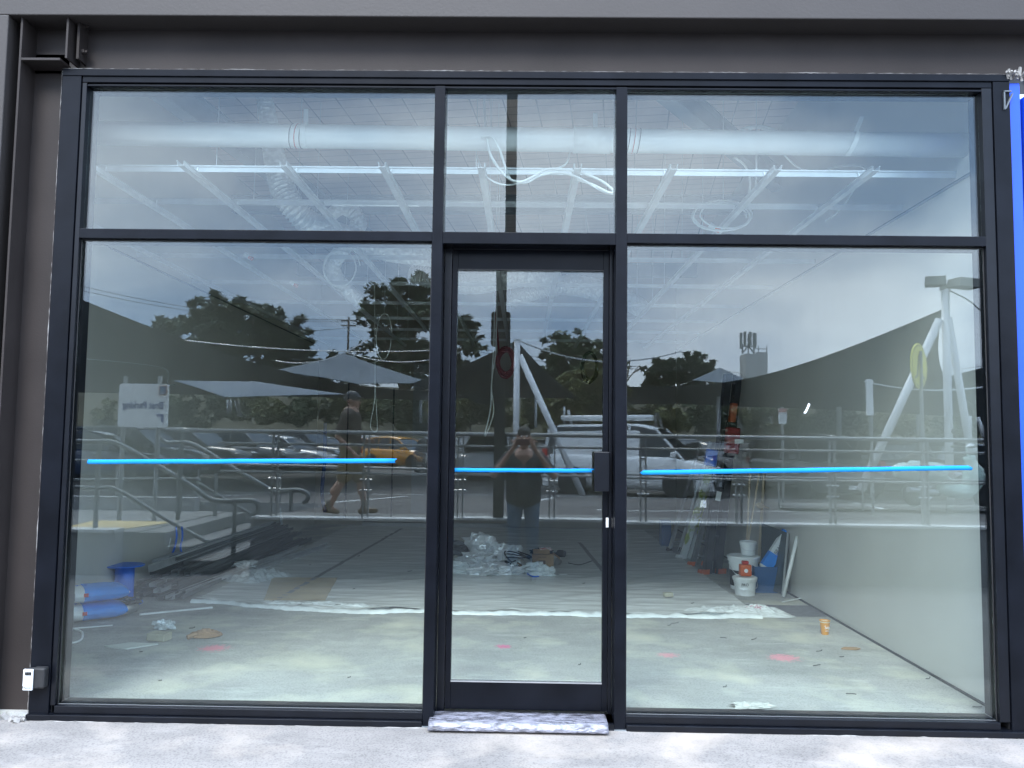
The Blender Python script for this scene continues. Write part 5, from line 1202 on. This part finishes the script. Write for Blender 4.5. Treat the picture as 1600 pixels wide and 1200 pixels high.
car('hatch', 4.2, 1.8, 1.5, red_, 835, 44, 20, 'maroon car far behind the black sedan', detail=False)
car('suv', 4.7, 1.88, 1.66, gry, 1075, 47, 88, 'grey car far behind the van', detail=False)
car('suv', 4.6, 1.86, 1.6, slv, 590, 52, 5, 'silver car with roof rails far behind the yellow hatchback', detail=False)
car('sedan', 4.6, 1.84, 1.5, wht, 260, 48, 5, 'white sedan far back in the left window', detail=False)
car('suv', 4.7, 1.88, 1.66, blk, 735, 46, 85, 'black car far behind the white one by the door frame', detail=False)
car('hatch', 4.2, 1.8, 1.5, blk, 1520, 30, 80, 'black hatchback at the right edge', detail=False)

# scooter, pale mint, parked on the island at the right
sp = refz(1480, 0, 14.2); sp.z = gz(9.4)+.1
root = thing('motor_scooter', tuple(sp), 'pale mint motor scooter parked at the right behind the railing', 'scooter', wl=False); root.rotation_euler = (0, 0, R(-6))
M_mint = paint('mint', (.50, .66, .60))
for x in (-.62, .66):
    w_ = MB().lathe([(.13, -.045), (.2, -.05), (.225, 0), (.2, .05), (.13, .045)], (x, 0, .225), 24, Matrix.Rotation(R(90), 3, 'X')).build('wheel', M_tyre, root, smooth=True)
    MB().lathe([(.13, -.04), (.13, .04)], (x, 0, .225), 16, Matrix.Rotation(R(90), 3, 'X')).build('rim', M_rim, w_)
b = MB(); b.tube([(-.98, 0, .52), (-.85, 0, .60), (-.55, 0, .62), (-.2, 0, .58), (.0, 0, .42)], [.03, .15, .21, .19, .08], 14, smooth=4); b.build('rear_body', M_mint, root, smooth=True)
b = MB(); b.tube([(-.15, 0, .33), (.15, 0, .27), (.38, 0, .30), (.47, 0, .55), (.40, 0, .88)], [.10, .13, .14, .17, .10], 12, smooth=4); b.build('leg_shield', M_mint, root, smooth=True)
b = MB(); b.tube([(.42, 0, .42), (.62, 0, .50), (.84, 0, .40), (.92, 0, .30)], [.05, .10, .09, .03], 12, smooth=4); b.build('mudguard', M_mint, root, smooth=True)
MB().tube([(-.80, 0, .76), (-.5, 0, .80), (-.12, 0, .74)], [.08, .12, .08], 12, smooth=4).build('seat', M_black, root, smooth=True)
MB().tube([(.45, 0, .5), (.36, 0, 1.02)], .03, 8).build('steering_column', M_mint, root); MB().tube([(.30, -.33, 1.04), (.38, 0, 1.03), (.30, .33, 1.04)], .018, 8).build('handlebar', M_trim, root)
MB().ball((.44, 0, 1.0), (.09, .11, .10)).build('headlight', M_hl, root, smooth=True)
for s in (-1, 1): MB().tube([(.36, s*.2, 1.04), (.33, s*.3, 1.28)], .006, 5).build('mirror_stem', M_trim, root); MB().ball((.33, s*.31, 1.31), (.02, .06, .045)).build('mirror', M_trim, root)
MB().tube([(-.3, .15, .25), (-.85, .19, .30)], .05, 10).build('exhaust', M_rim, root)
# thin furniture: trolley bay hint
# ---------------------------------------------------------------- embankment, hedge, trees
M_bank = mat('dry grass bank', (.055, .050, .028), .95, 0, .3, .25, detail=8)
b = MB()
def bank(u, v):
    x = -95+190*u; d = 58+45*v; h = 7.0*math.sin(min(1, v*1.9)*math.pi/2)+.9*nz(x*.05, d*.05, 3)+.5*nz(x*.2, d*.2)
    return (x, -d, .15+max(0, h)*(1 if v > 0 else 0))
structure(b.grid(bank, 90, 14).build('embankment', M_bank, smooth=True))
M_leafA = mat('gum leaves', (.07, .09, .04), .6, 0, .45, .6, spec=.3); M_leafB = mat('dark leaves', (.058, .072, .038), .6, 0, .45, .5, spec=.3)
M_leafC = mat('yellow green leaves', (.12, .12, .04), .6, 0, .4, .7, spec=.3); M_bark = mat('grey bark', (.16, .13, .10), .9, 0, .3, 3, stretch=(1, 1, .3))
def tree(base, H, clumps, nleaf, ls, ml, label, trunk_r=.3, seed=1, name='tree', grp='trees beyond the car park', cat='tree', droop=.0):
    """clumps: (dx, dz, r) ellipsoid leaf clusters relative to the base; limbs grow to each"""
    rd = random.Random(seed); root = thing(name, tuple(base), label, cat, grp, wl=False); vs_, fs = [], []
    T = MB(); split = H*.32
    if cat == 'tree':
        T.tube([(0, 0, -.5), (.1*nz(seed, 1), .1, split*.5), (.25*nz(seed, 2), 0, split)], [trunk_r*1.25, trunk_r, trunk_r*.8], 9, smooth=4)
    tot = sum(c[2]**2 for c in clumps); cl = []
    for dx, dz, r in clumps: cl.append((Vector((dx, rd.uniform(-.5, .5)*r*1.6, dz)), r))
    for c, r in cl:
        if cat == 'tree':
            mid = Vector((c.x*.45, c.y*.45, split+(c.z-split)*.55)); T.tube([(0, 0, split*.9), mid, c], [trunk_r*.55, trunk_r*.35, trunk_r*.12], 6, smooth=4)
            for q in range(5):
                e = c + Vector((rd.uniform(-1, 1), rd.uniform(-1, 1), rd.uniform(-.4, .8)))*r*.8; T.tube([mid.lerp(c, .6), e], [trunk_r*.14, trunk_r*.04], 4)
        subs = [(c + Vector((rd.gauss(0, .55), rd.gauss(0, .55), rd.gauss(0, .42)))*r, r*rd.uniform(.22, .5)) for _ in range(17)]
        for i in range(int(nleaf*r*r/tot)):
            sc_, sr = rd.choice(subs); v = Vector((rd.gauss(0, 1), rd.gauss(0, 1), rd.gauss(0, 1))); v.normalize(); v *= sr*rd.random()**.45; v.z *= .75
            p_ = sc_+v; p_.z -= droop*rd.random()*r
            a = Vector((rd.uniform(-1, 1), rd.uniform(-1, 1), rd.uniform(-.7, .7))).normalized()*ls*rd.uniform(.8, 1.6); n_ = a.cross(Vector((rd.uniform(-1, 1), rd.uniform(-1, 1), rd.uniform(-1, 1)))).normalized()*ls*.42
            o = len(vs_); vs_ += [p_-a*.5, p_+n_*.5, p_+a*.5, p_-n_*.5]; fs.append((o, o+1, o+2, o+3))
    if cat == 'tree': T.build('trunk', M_bark, root)
    b = MB(); b.add(vs_, fs); b.build('crown', ml, root)
    return root
def tpx(px, D, H_px_top, clpx, nleaf, ls, ml, label, tr, seed, zb=1.5, **k):
    base = refz(px, zb, D); s = D/FPX; cl = [((x-px)*s, CAM.z+(696-6-y+(0))*s-zb, r*s*1.12) for x, y, r in clpx]
    return tree(base, CAM.z+(690-H_px_top)*s-zb, cl, nleaf, ls, ml, label, tr, seed, **k)
tpx(628, 80, 430, [(600, 470, 28), (640, 455, 26), (665, 448, 22), (620, 500, 34), (655, 500, 32), (590, 530, 26), (620, 545, 34), (655, 545, 30), (700, 505, 24), (722, 520, 20), (735, 540, 15), (712, 550, 18), (570, 495, 14), (600, 575, 26), (650, 580, 30), (730, 505, 13)], 15000, .62, M_leafB, 'tall spreading gum tree behind the left window mullion', .5, 3, droop=.15)
tpx(335, 88, 470, [(330, 490, 26), (365, 492, 24), (300, 510, 24), (350, 520, 34), (395, 505, 26), (425, 512, 22), (440, 530, 22), (390, 545, 36), (300, 545, 34), (260, 520, 20), (340, 565, 40), (430, 565, 34), (250, 550, 20)], 13000, .75, M_leafB, 'broad dark tree at the left, rising over the sail', .5, 5)
tpx(440, 92, 500, [(420, 510, 20), (445, 525, 22), (460, 545, 22), (425, 545, 26), (470, 568, 20), (440, 575, 28)], 6500, .7, M_leafB, 'round dark tree right of the broad one', .4, 9)
tpx(515, 95, 560, [(500, 578, 18), (520, 572, 16), (545, 578, 18), (565, 575, 18), (530, 590, 22), (490, 592, 16)], 3800, .6, M_leafB, 'low dark tree left of the gum, by the power pole', .3, 12)
tpx(890, 72, 525, [(880, 538, 22), (905, 540, 20), (868, 560, 22), (900, 565, 30), (930, 560, 22), (890, 590, 34), (935, 590, 28), (955, 575, 20), (850, 600, 24), (920, 620, 34), (870, 630, 30)], 10000, .55, M_leafA, 'rounded dark green tree in the right half of the door glass', .4, 15)
tpx(915, 55, 570, [(900, 600, 30), (930, 590, 28), (880, 630, 34), (920, 640, 36), (950, 620, 28), (860, 650, 28), (960, 655, 30)], 8000, .42, M_leafC, 'yellow green leafy tree in front of the dark one', .25, 17)
tpx(750, 85, 585, [(735, 592, 10), (755, 588, 9), (770, 590, 8), (745, 600, 12)], 900, .5, M_leafB, 'small tree tip over the peaked sail', .2, 19, zb=2)
tpx(1035, 95, 556, [(1030, 572, 12), (1045, 566, 13), (1020, 585, 12), (1040, 588, 16), (1030, 600, 18)], 3200, .6, M_leafB, 'small dark tree, left of two beside the phone antennas', .3, 21)
tpx(1085, 92, 550, [(1078, 566, 14), (1092, 560, 13), (1070, 582, 14), (1090, 580, 17), (1108, 578, 12), (1085, 598, 20)], 3600, .6, M_leafB, 'small dark tree, right of two beside the phone antennas', .3, 22)
tpx(1125, 95, 590, [(1120, 598, 10), (1140, 595, 8)], 500, .6, M_leafC, 'low bush beside the pale sail peak', .2, 24)
rs = random.Random(4); kinds = ['olive shrub', 'dark shrub', 'yellowish shrub']
slots = [(262, 640), (300, 646), (420, 642), (480, 640), (520, 648), (560, 640), (610, 645), (640, 640), (665, 648), (706, 645), (740, 640), (790, 640), (836, 642), (1000, 650), (1045, 640), (1085, 642), (1120, 650), (1180, 650), (1250, 655), (1330, 655), (1400, 652), (1470, 655), (1530, 655), (150, 645), (205, 640), (350, 634), (390, 640), (540, 634), (585, 636), (700, 636), (765, 634), (1020, 638), (1150, 640), (1210, 642), (1290, 645)]
for i, (px, py) in enumerate(slots):
    k = i % 3; r = rs.uniform(14, 26); D = rs.uniform(56, 60)
    cl = [(px+rs.uniform(-1, 1)*r, py+rs.uniform(-10, 22), r*rs.uniform(.55, .9)) for _ in range(5)]
    tpx(px, D, py-20, cl, 1500, .4, (M_leafA, M_leafB, M_leafC)[k], kinds[k]+' on the bank behind the parked cars', .1, 100+i, zb=.8, name='shrub', cat='shrub', grp='shrubs on the bank: '+kinds[k])
# bare twigs at the right mullion
b = MB(); c = ref(985, 600, 60)
for a, e in (((975, 600), (1000, 570)), ((980, 590), (985, 560)), ((990, 582), (1004, 575)), ((978, 597), (968, 575))): b.tube([ref(*a, 60), ref(*e, 60)], [.07, .02], 5)
b.tube([ref(972, 640, 60), ref(978, 597, 60)], [.14, .07], 6); tag(b.build('bare_tree', M_bark), 'bare twiggy tree just right of the door frame', 'tree')

# power poles, wires, street lamp, phone antennas
def pole(px, D, topy, label, arm=12, lamp=False):
    t_ = ref(px, topy, D); root = thing('power_pole', (t_.x, t_.y, 0), label, 'pole', wl=False); root.location = (0, 0, 0)
    MB().tube([(t_.x, t_.y, 0), t_], [.16, .11], 8).build('shaft', M_bark, root); s = D/FPX
    for k in (6, 14): MB().box(t_.x-arm*s, t_.x+arm*s, t_.y-.05, t_.y+.05, t_.z-k*s-.06, t_.z-k*s+.06).build('crossarm', M_bark, root)
    return t_
pole(545, 90, 495, 'timber power pole with crossarms left of the gum tree')
pole(1101, 92, 573, 'distant power pole beside the small trees', 6)
def wire(a, b2, sag, label, D=88, r=.03):
    A, B = ref(*a, D), ref(*b2, D); pts = [A.lerp(B, i/16)-Vector((0, 0, sag*4*(i/16)*(1-i/16))) for i in range(17)]
    tag(MB().tube(pts, r, 5).build('overhead_wire', M_dark), label, 'wire', 'overhead wires')
for i, (a, b2, D, sg) in enumerate((((100, 440), (545, 500), 88, 1.0), ((100, 447), (545, 503), 88, 1.0), ((545, 500), (1101, 577), 88, 1.2), ((545, 503), (1101, 579), 88, 1.4), ((100, 500), (545, 512), 88, 1.0), ((1101, 576), (1600, 560), 88, 1.5), ((380, 545), (960, 590), 88, .8))):
    wire(a, b2, sg, ['upper of the two wires crossing the left window', 'second wire just below the uppermost one', 'wire running right from the power pole', 'lower wire running right from the power pole', 'lowest of the left window wires', 'wire running off to the right from the distant pole', 'long low wire across the tree tops'][i], D)
for i, (a, b2, D) in enumerate((((120, 505), (538, 549), 34), ((538, 549), (672, 562), 34), ((430, 563), (538, 551), 33), ((806, 528), (1000, 562), 22), ((1350, 596), (1600, 592), 20))):
    A, B = ref(*a, D), ref(*b2, D); pts = [A.lerp(B, k/12)-Vector((0, 0, .25*4*(k/12)*(1-k/12))) for k in range(17)]
    tag(MB().tube(pts, .022, 5).build('sail_cable', M_alu), ['long steel cable from the left to the pale sail peak', 'steel cable right of the pale sail peak', 'short steel cable along the pale sail edge', 'steel cable from the mast in the door glass', 'steel cable at the right edge'][i], 'cable', 'steel cables of the sails')
a = ref(755, 584, 60); tag(MB().tube([(a.x-.9, a.y, 1), (a.x-.8, a.y, a.z-.5), a], .06, 6, smooth=4).build('street_lamp', M_rail), 'thin curved street lamp over the peaked sail', 'street lamp')
D_ = 75; c = ref(1172, 575, D_); s = D_/FPX; root = thing('phone_tower', (c.x, c.y, .2), 'telephone antennas on an equipment cabin platform above the sail', 'antenna', wl=False); root.location = (0, 0, 0)
def Q(px, py): return ref(px, py, D_)
MB().box(Q(1157, 0).x, Q(1175, 0).x, c.y-1.2, c.y+.8, Q(1172, 592).z, Q(1172, 554).z).build('cabin', mat('cabin grey', (.5, .5, .48), .6), root)
MB().box(Q(1176, 0).x, Q(1192, 0).x, c.y-1.4, c.y+.4, Q(1172, 592).z, Q(1172, 552).z).build('cabin', MT['cabin grey'], root)
for px, y0, y1 in ((1158, 545, 520), (1164, 540, 518), (1171, 541, 519), (1177, 545, 521), (1180, 543, 520)):
    q = Q(px, y0); q2 = Q(px, y1); MB().box(q.x-.11, q.x+.11, c.y-.1+.3*(px % 2), c.y+.1+.3*(px % 2), q.z, q2.z).build('antenna_panel', mat('antenna grey', (.32, .33, .31), .6), root)
for a, e in (((1160, 553), (1160, 538)), ((1178, 553), (1178, 538)), ((1160, 552), (1169, 540)), ((1178, 552), (1169, 540)), ((1156, 541), (1181, 541)), ((1169, 553), (1169, 522)), ((1157, 590), (1157, 640)), ((1190, 590), (1190, 640)), ((1172, 590), (1172, 640))):
    MB().tube([Q(*a), Q(*e)], .07, 5).build('strut', M_rail, root)
for y in (545, 551, 560, 568, 576, 584): MB().tube([Q(1180, y), Q(1198, y)], .045, 5).build('guard_rail', M_rail, root)
for x in (1185, 1198): MB().tube([Q(x, 590), Q(x, 540)], .045, 5).build('guard_rail', M_rail, root)
# low far buildings peeping under the sails
for px, w, y0, D, lab in ((100, 90, 628, 110, 'low pale roofed building far away at the left'), (420, 120, 634, 120, 'low distant building in the middle of the left window'), (1480, 120, 640, 110, 'low distant building at the right')):
    a = ref(px, y0, D); s = D/FPX; root = thing('distant_building', (0, 0, 0), lab, 'building', wl=False)
    MB().box(a.x-w*s/2, a.x+w*s/2, a.y-5, a.y, 0, a.z).build('wall', mat('far wall', (.4, .38, .34), .8), root); MB().prism([(a.x-w*s/2-.4, a.z), (a.x+w*s/2+.4, a.z), (a.x+w*s/2-1, a.z+.9), (a.x-w*s/2+1, a.z+.9)], 'y', a.y-5.3, a.y+.3).build('roof', M_rail, root)

# ---------------------------------------------------------------- people
def body(name, parent, parts, m, vox=.011, smooth=4):
    b = MB()
    for p in parts:
        if p[0] == 'c': b.capsule(Vector(p[1]), Vector(p[2]), p[3], p[4])
        else: b.ball(p[1], p[2])
    o = b.build(name, m, parent, smooth=True)
    r = o.modifiers.new('remesh', 'REMESH'); r.mode = 'VOXEL'; r.voxel_size = vox; r.use_smooth_shade = True
    s = o.modifiers.new('smooth', 'SMOOTH'); s.iterations = smooth; s.factor = .5
    return o
M_hair = mat('dark hair', (.02, .014, .01), .7); M_shirt = mat('black shirt', (.022, .023, .026), .8, 0, .2, 10); M_jean = mat('blue jeans', (.08, .14, .22), .85, 0, .2, 12); M_khaki = mat('khaki shorts', (.20, .15, .07), .85, 0, .15, 10)
def head(c, s=1, face=(0, 1, 0)):
    """list of primitives of a head centred at c facing `face` (unit, horizontal)"""
    f = Vector(face); r = Vector((f.y, -f.x, 0)); c = Vector(c); U_ = Vector((0, 0, 1)); P = lambda a, b_, d: c + r*a*s + f*b_*s + U_*d*s
    L_ = [('c', P(0, -.015, .035), P(0, .01, .03), .082*s, .076*s), ('c', P(0, .03, .0), P(0, .045, -.075), .062*s, .045*s), ('c', P(0, .085, .015), P(0, .105, -.02), .010*s, .014*s), ('c', P(-.03, .075, .035), P(.03, .075, .035), .012*s, .012*s),
          ('c', P(-.02, .086, -.048), P(.02, .086, -.048), .008*s, .008*s), ('c', P(.081, -.01, .02), P(.081, -.012, -.02), .012*s, .009*s), ('c', P(-.081, -.01, .02), P(-.081, -.012, -.02), .012*s, .009*s), ('c', P(0, -.02, -.13), P(0, -.01, -.03), .054*s, .056*s)]
    return L_, P
def fingers(base, d, side, curl, s=1, tb=None, spread=.017):
    """four fingers from the knuckle line: base centre, d = pointing dir, side = across the palm, curl = direction the tips bend to; thumb dir tb"""
    base, d, side, curl = Vector(base), Vector(d).normalized(), Vector(side).normalized(), Vector(curl).normalized(); L_ = []
    for k, ln in enumerate((.072, .082, .077, .06)):
        b0 = base + side*(k-1.5)*spread; k1 = b0 + (d*.9+curl*.35).normalized()*ln*.45*s; k2 = k1 + (d*.5+curl*.85).normalized()*ln*.32*s; k3 = k2 + (d*.0+curl).normalized()*ln*.27*s
        L_ += [('c', b0, k1, .0088, .0082), ('c', k1, k2, .0082, .0075), ('c', k2, k3, .0075, .0066)]
    t0 = base - d*.06 - side*.028; t = Vector(tb or (curl-side)).normalized(); L_ += [('c', t0, t0+t*.035, .012, .010), ('c', t0+t*.035, t0+t*.035+(t+d*.6).normalized()*.03, .010, .008)]
    return L_
# photographer, just behind the lens, phone held up in both hands
ph = thing('person', (0, -4.9, -.08), 'man in black shirt and jeans holding a phone up to his face', 'person', wl=False); ph.location = (0, 0, 0)
hx = .01; hc = (hx, -4.85, 1.625); G = -.082
hp, HP = head(hc)
sk = hp + [('c', (hx, -4.89, 1.50), (hx, -4.90, 1.40), .06, .07)]
arms = []
for s in (-1, 1):
    sh_, el_, wr_ = Vector((hx+s*.205, -4.90, 1.375)), Vector((hx+s*.36, -4.80, 1.18)), Vector((hx+s*.125, -4.70, 1.50))
    sk += [('c', sh_, el_, .050, .043), ('c', el_, wr_, .043, .027), ('c', wr_, wr_+Vector((-s*.02, .015, .045)), .027, .03), ('c', wr_+Vector((-s*.022, .012, .03)), wr_+Vector((-s*.028, .018, .07)), .026, .026)]
    sk += fingers(wr_+Vector((-s*.02, .028, .085)), (-s*.75, .12, .45), (0, 0, -1) , (-s*.6, -.35, 0), .8, tb=(-s, -.35, .1), spread=.0175)
    arms.append((sh_, el_))
sk += [('c', (hx, -4.91, 1.38), (hx, -4.92, .95), .14, .15), ('c', (hx-.10, -4.91, .93), (hx-.11, -4.90, .5), .085, .062), ('c', (hx+.10, -4.91, .93), (hx+.11, -4.90, .5), .085, .062), ('c', (hx-.11, -4.90, .5), (hx-.12, -4.92, .02), .058, .04), ('c', (hx+.11, -4.90, .5), (hx+.12, -4.92, .02), .058, .04)]
body('body', ph, sk, M_skin, .0075, 2)
body('hair', ph, [('c', HP(0, -.03, .06), HP(0, .015, .055), .086, .080), ('c', HP(0, -.05, .0), HP(0, -.045, -.03), .07, .05)], M_hair, .009, 2)
body('shirt', ph, [('c', (hx-.13, -4.91, 1.36), (hx+.13, -4.91, 1.36), .10, .10), ('c', (hx-.07, -4.90, 1.28), (hx-.07, -4.91, .92), .145, .15), ('c', (hx+.07, -4.90, 1.28), (hx+.07, -4.91, .92), .145, .15), ('c', (hx, -4.83, 1.02), (hx, -4.85, .95), .13, .13)] + [('c', a.lerp(e, -.1), a.lerp(e, .62), .078, .072) for a, e in arms] + [('c', (hx, -4.895, 1.43), (hx, -4.89, 1.46), .075, .07)], M_shirt)
body('jeans', ph, [('c', (hx-.08, -4.91, .90), (hx+.08, -4.91, .90), .125, .125), ('c', (hx-.10, -4.91, .86), (hx-.11, -4.90, .46), .105, .08), ('c', (hx+.10, -4.91, .86), (hx+.11, -4.90, .46), .105, .08), ('c', (hx-.11, -4.90, .46), (hx-.12, -4.92, .04), .08, .065), ('c', (hx+.11, -4.90, .46), (hx+.12, -4.92, .04), .08, .065)], M_jean)
body('shoe', ph, [('c', (hx-.12, -4.95, G+.045), (hx-.13, -4.78, G+.04), .045, .04)], M_trim); body('shoe', ph, [('c', (hx+.12, -4.95, G+.045), (hx+.13, -4.78, G+.04), .045, .04)], M_trim)
for s in (-1, 1): MB().ball(HP(s*.03, .078, .018), .011).build('eye', M_white, ph, smooth=True)
phone = MB().box(-.085, .07, -4.646, -4.637, 1.535, 1.612).build('phone', mat('dark phone case', (.10, .03, .028), .4), bevel=.004); tag(phone, 'dark red phone held level in front of his face', 'phone')
# walking man, side on, behind the railing
D_ = 10.75; w0 = refz(547, 0, D_); GW = gz(-w0.y)+.012; X0, Y0 = w0.x, w0.y
wm = thing('person', (0, 0, 0), 'man in a dark cap, brown shirt and khaki shorts walking right behind the railing', 'person', wl=False)
def V(a, b_, c_): return Vector((X0+a, Y0+b_, GW+c_))
hp, HP = head(V(.02, 0, 1.50), .98, (1, 0, 0))
hipz = .86
legs = [((-.0, .08, hipz), (-.06, .08, .48), (-.23, .08, .10)), ((.0, -.08, hipz), (.13, -.08, .47), (.20, -.08, .09))]
sk = hp + [('c', V(-.0, 0, 1.33), V(-.03, 0, hipz+.05), .12, .125), ('c', V(0, 0, 1.4), V(0, 0, 1.36), .055, .06)]
for h_, k_, a_ in legs: sk += [('c', V(*h_), V(*k_), .085, .058), ('c', V(*k_), V(k_[0]*.4+a_[0]*.6-.02, a_[1], k_[2]*.55+a_[2]*.45), .056, .056), ('c', V(*k_), V(*a_), .052, .036), ('c', V(*a_), V(a_[0]+.1, a_[1], a_[2]-.05), .035, .028)]
ar = [(V(-.01, -.19, 1.30), V(-.08, -.22, 1.02), V(.16, -.17, .99)), (V(-.01, .19, 1.30), V(-.12, .22, 1.03), V(.06, .2, .85))]
for s_, e_, w_ in ar: sk += [('c', s_, e_, .046, .038), ('c', e_, w_, .038, .026), ('c', w_, w_+(w_-e_).normalized()*.07, .027, .026)]; d = (w_-e_).normalized(); sk += fingers(w_+d*.08, d, (0, 0, 1), (d+Vector((0, .6 if s_.y < Y0 else -.6, 0))), 1, tb=d+Vector((0, 0, .5)))
body('body', wm, sk, M_skin, .009, 2)
body('shirt', wm, [('c', V(-.01, -.12, 1.32), V(-.01, .12, 1.32), .095, .095), ('c', V(.0, 0, 1.27), V(-.0, 0, .88), .15, .155), ('c', V(0, 0, 1.38), V(0, 0, 1.40), .07, .068)] + [('c', s_, s_.lerp(e_, .75), .075, .068) for s_, e_, w_ in ar], mat('brown shirt', (.06, .045, .035), .85))
body('shorts', wm, [('c', V(0, -.07, .86), V(0, .07, .86), .13, .13)] + [('c', V(*h_), V(*h_).lerp(V(*k_), .9), .115, .105) for h_, k_, a_ in legs], M_khaki)
body('cap', wm, [('c', HP(0, -.02, .065), HP(0, .01, .06), .090, .086), ('c', HP(-.04, .09, .06), HP(.04, .09, .06), .02, .02), ('c', HP(-.035, .14, .052), HP(.035, .14, .052), .013, .013)], M_dark)
for h_, k_, a_ in legs:
    if a_[0] < 0: pr_ = [('c', V(a_[0]-.06, a_[1], .07), V(a_[0]+.10, a_[1], .045), .042, .036), ('c', V(a_[0]-.03, a_[1], .11), V(a_[0]-.01, a_[1], .08), .045, .04)]
    else: pr_ = [('c', V(a_[0]-.05, a_[1], .04), V(a_[0]+.15, a_[1], .055), .042, .034), ('c', V(a_[0]-.01, a_[1], .10), V(a_[0], a_[1], .06), .045, .04)]
    body('shoe', wm, pr_, mat('tan shoe', (.22, .16, .10), .8)); 
    body('sock', wm, [('c', V(a_[0], a_[1], .10), V(a_[0]-.01, a_[1], .17), .042, .042)], mat('grey sock', (.25, .22, .18), .9))
# lettering as real meshes
bpy.context.view_layer.update()
dg = bpy.context.evaluated_depsgraph_get()
for o in [o for o in scene.objects if o.type == 'FONT']:
    me = bpy.data.meshes.new_from_object(o.evaluated_get(dg)); nm = o.name.split('.')[0]
    n = bpy.data.objects.new(nm, me); C.objects.link(n); n.parent = o.parent; n.matrix_parent_inverse = o.matrix_parent_inverse.copy()
    n.location = o.location; n.rotation_euler = o.rotation_euler; n.scale = o.scale
    if not me.materials: me.materials.append(o.data.materials[0])
    bpy.data.objects.remove(o)
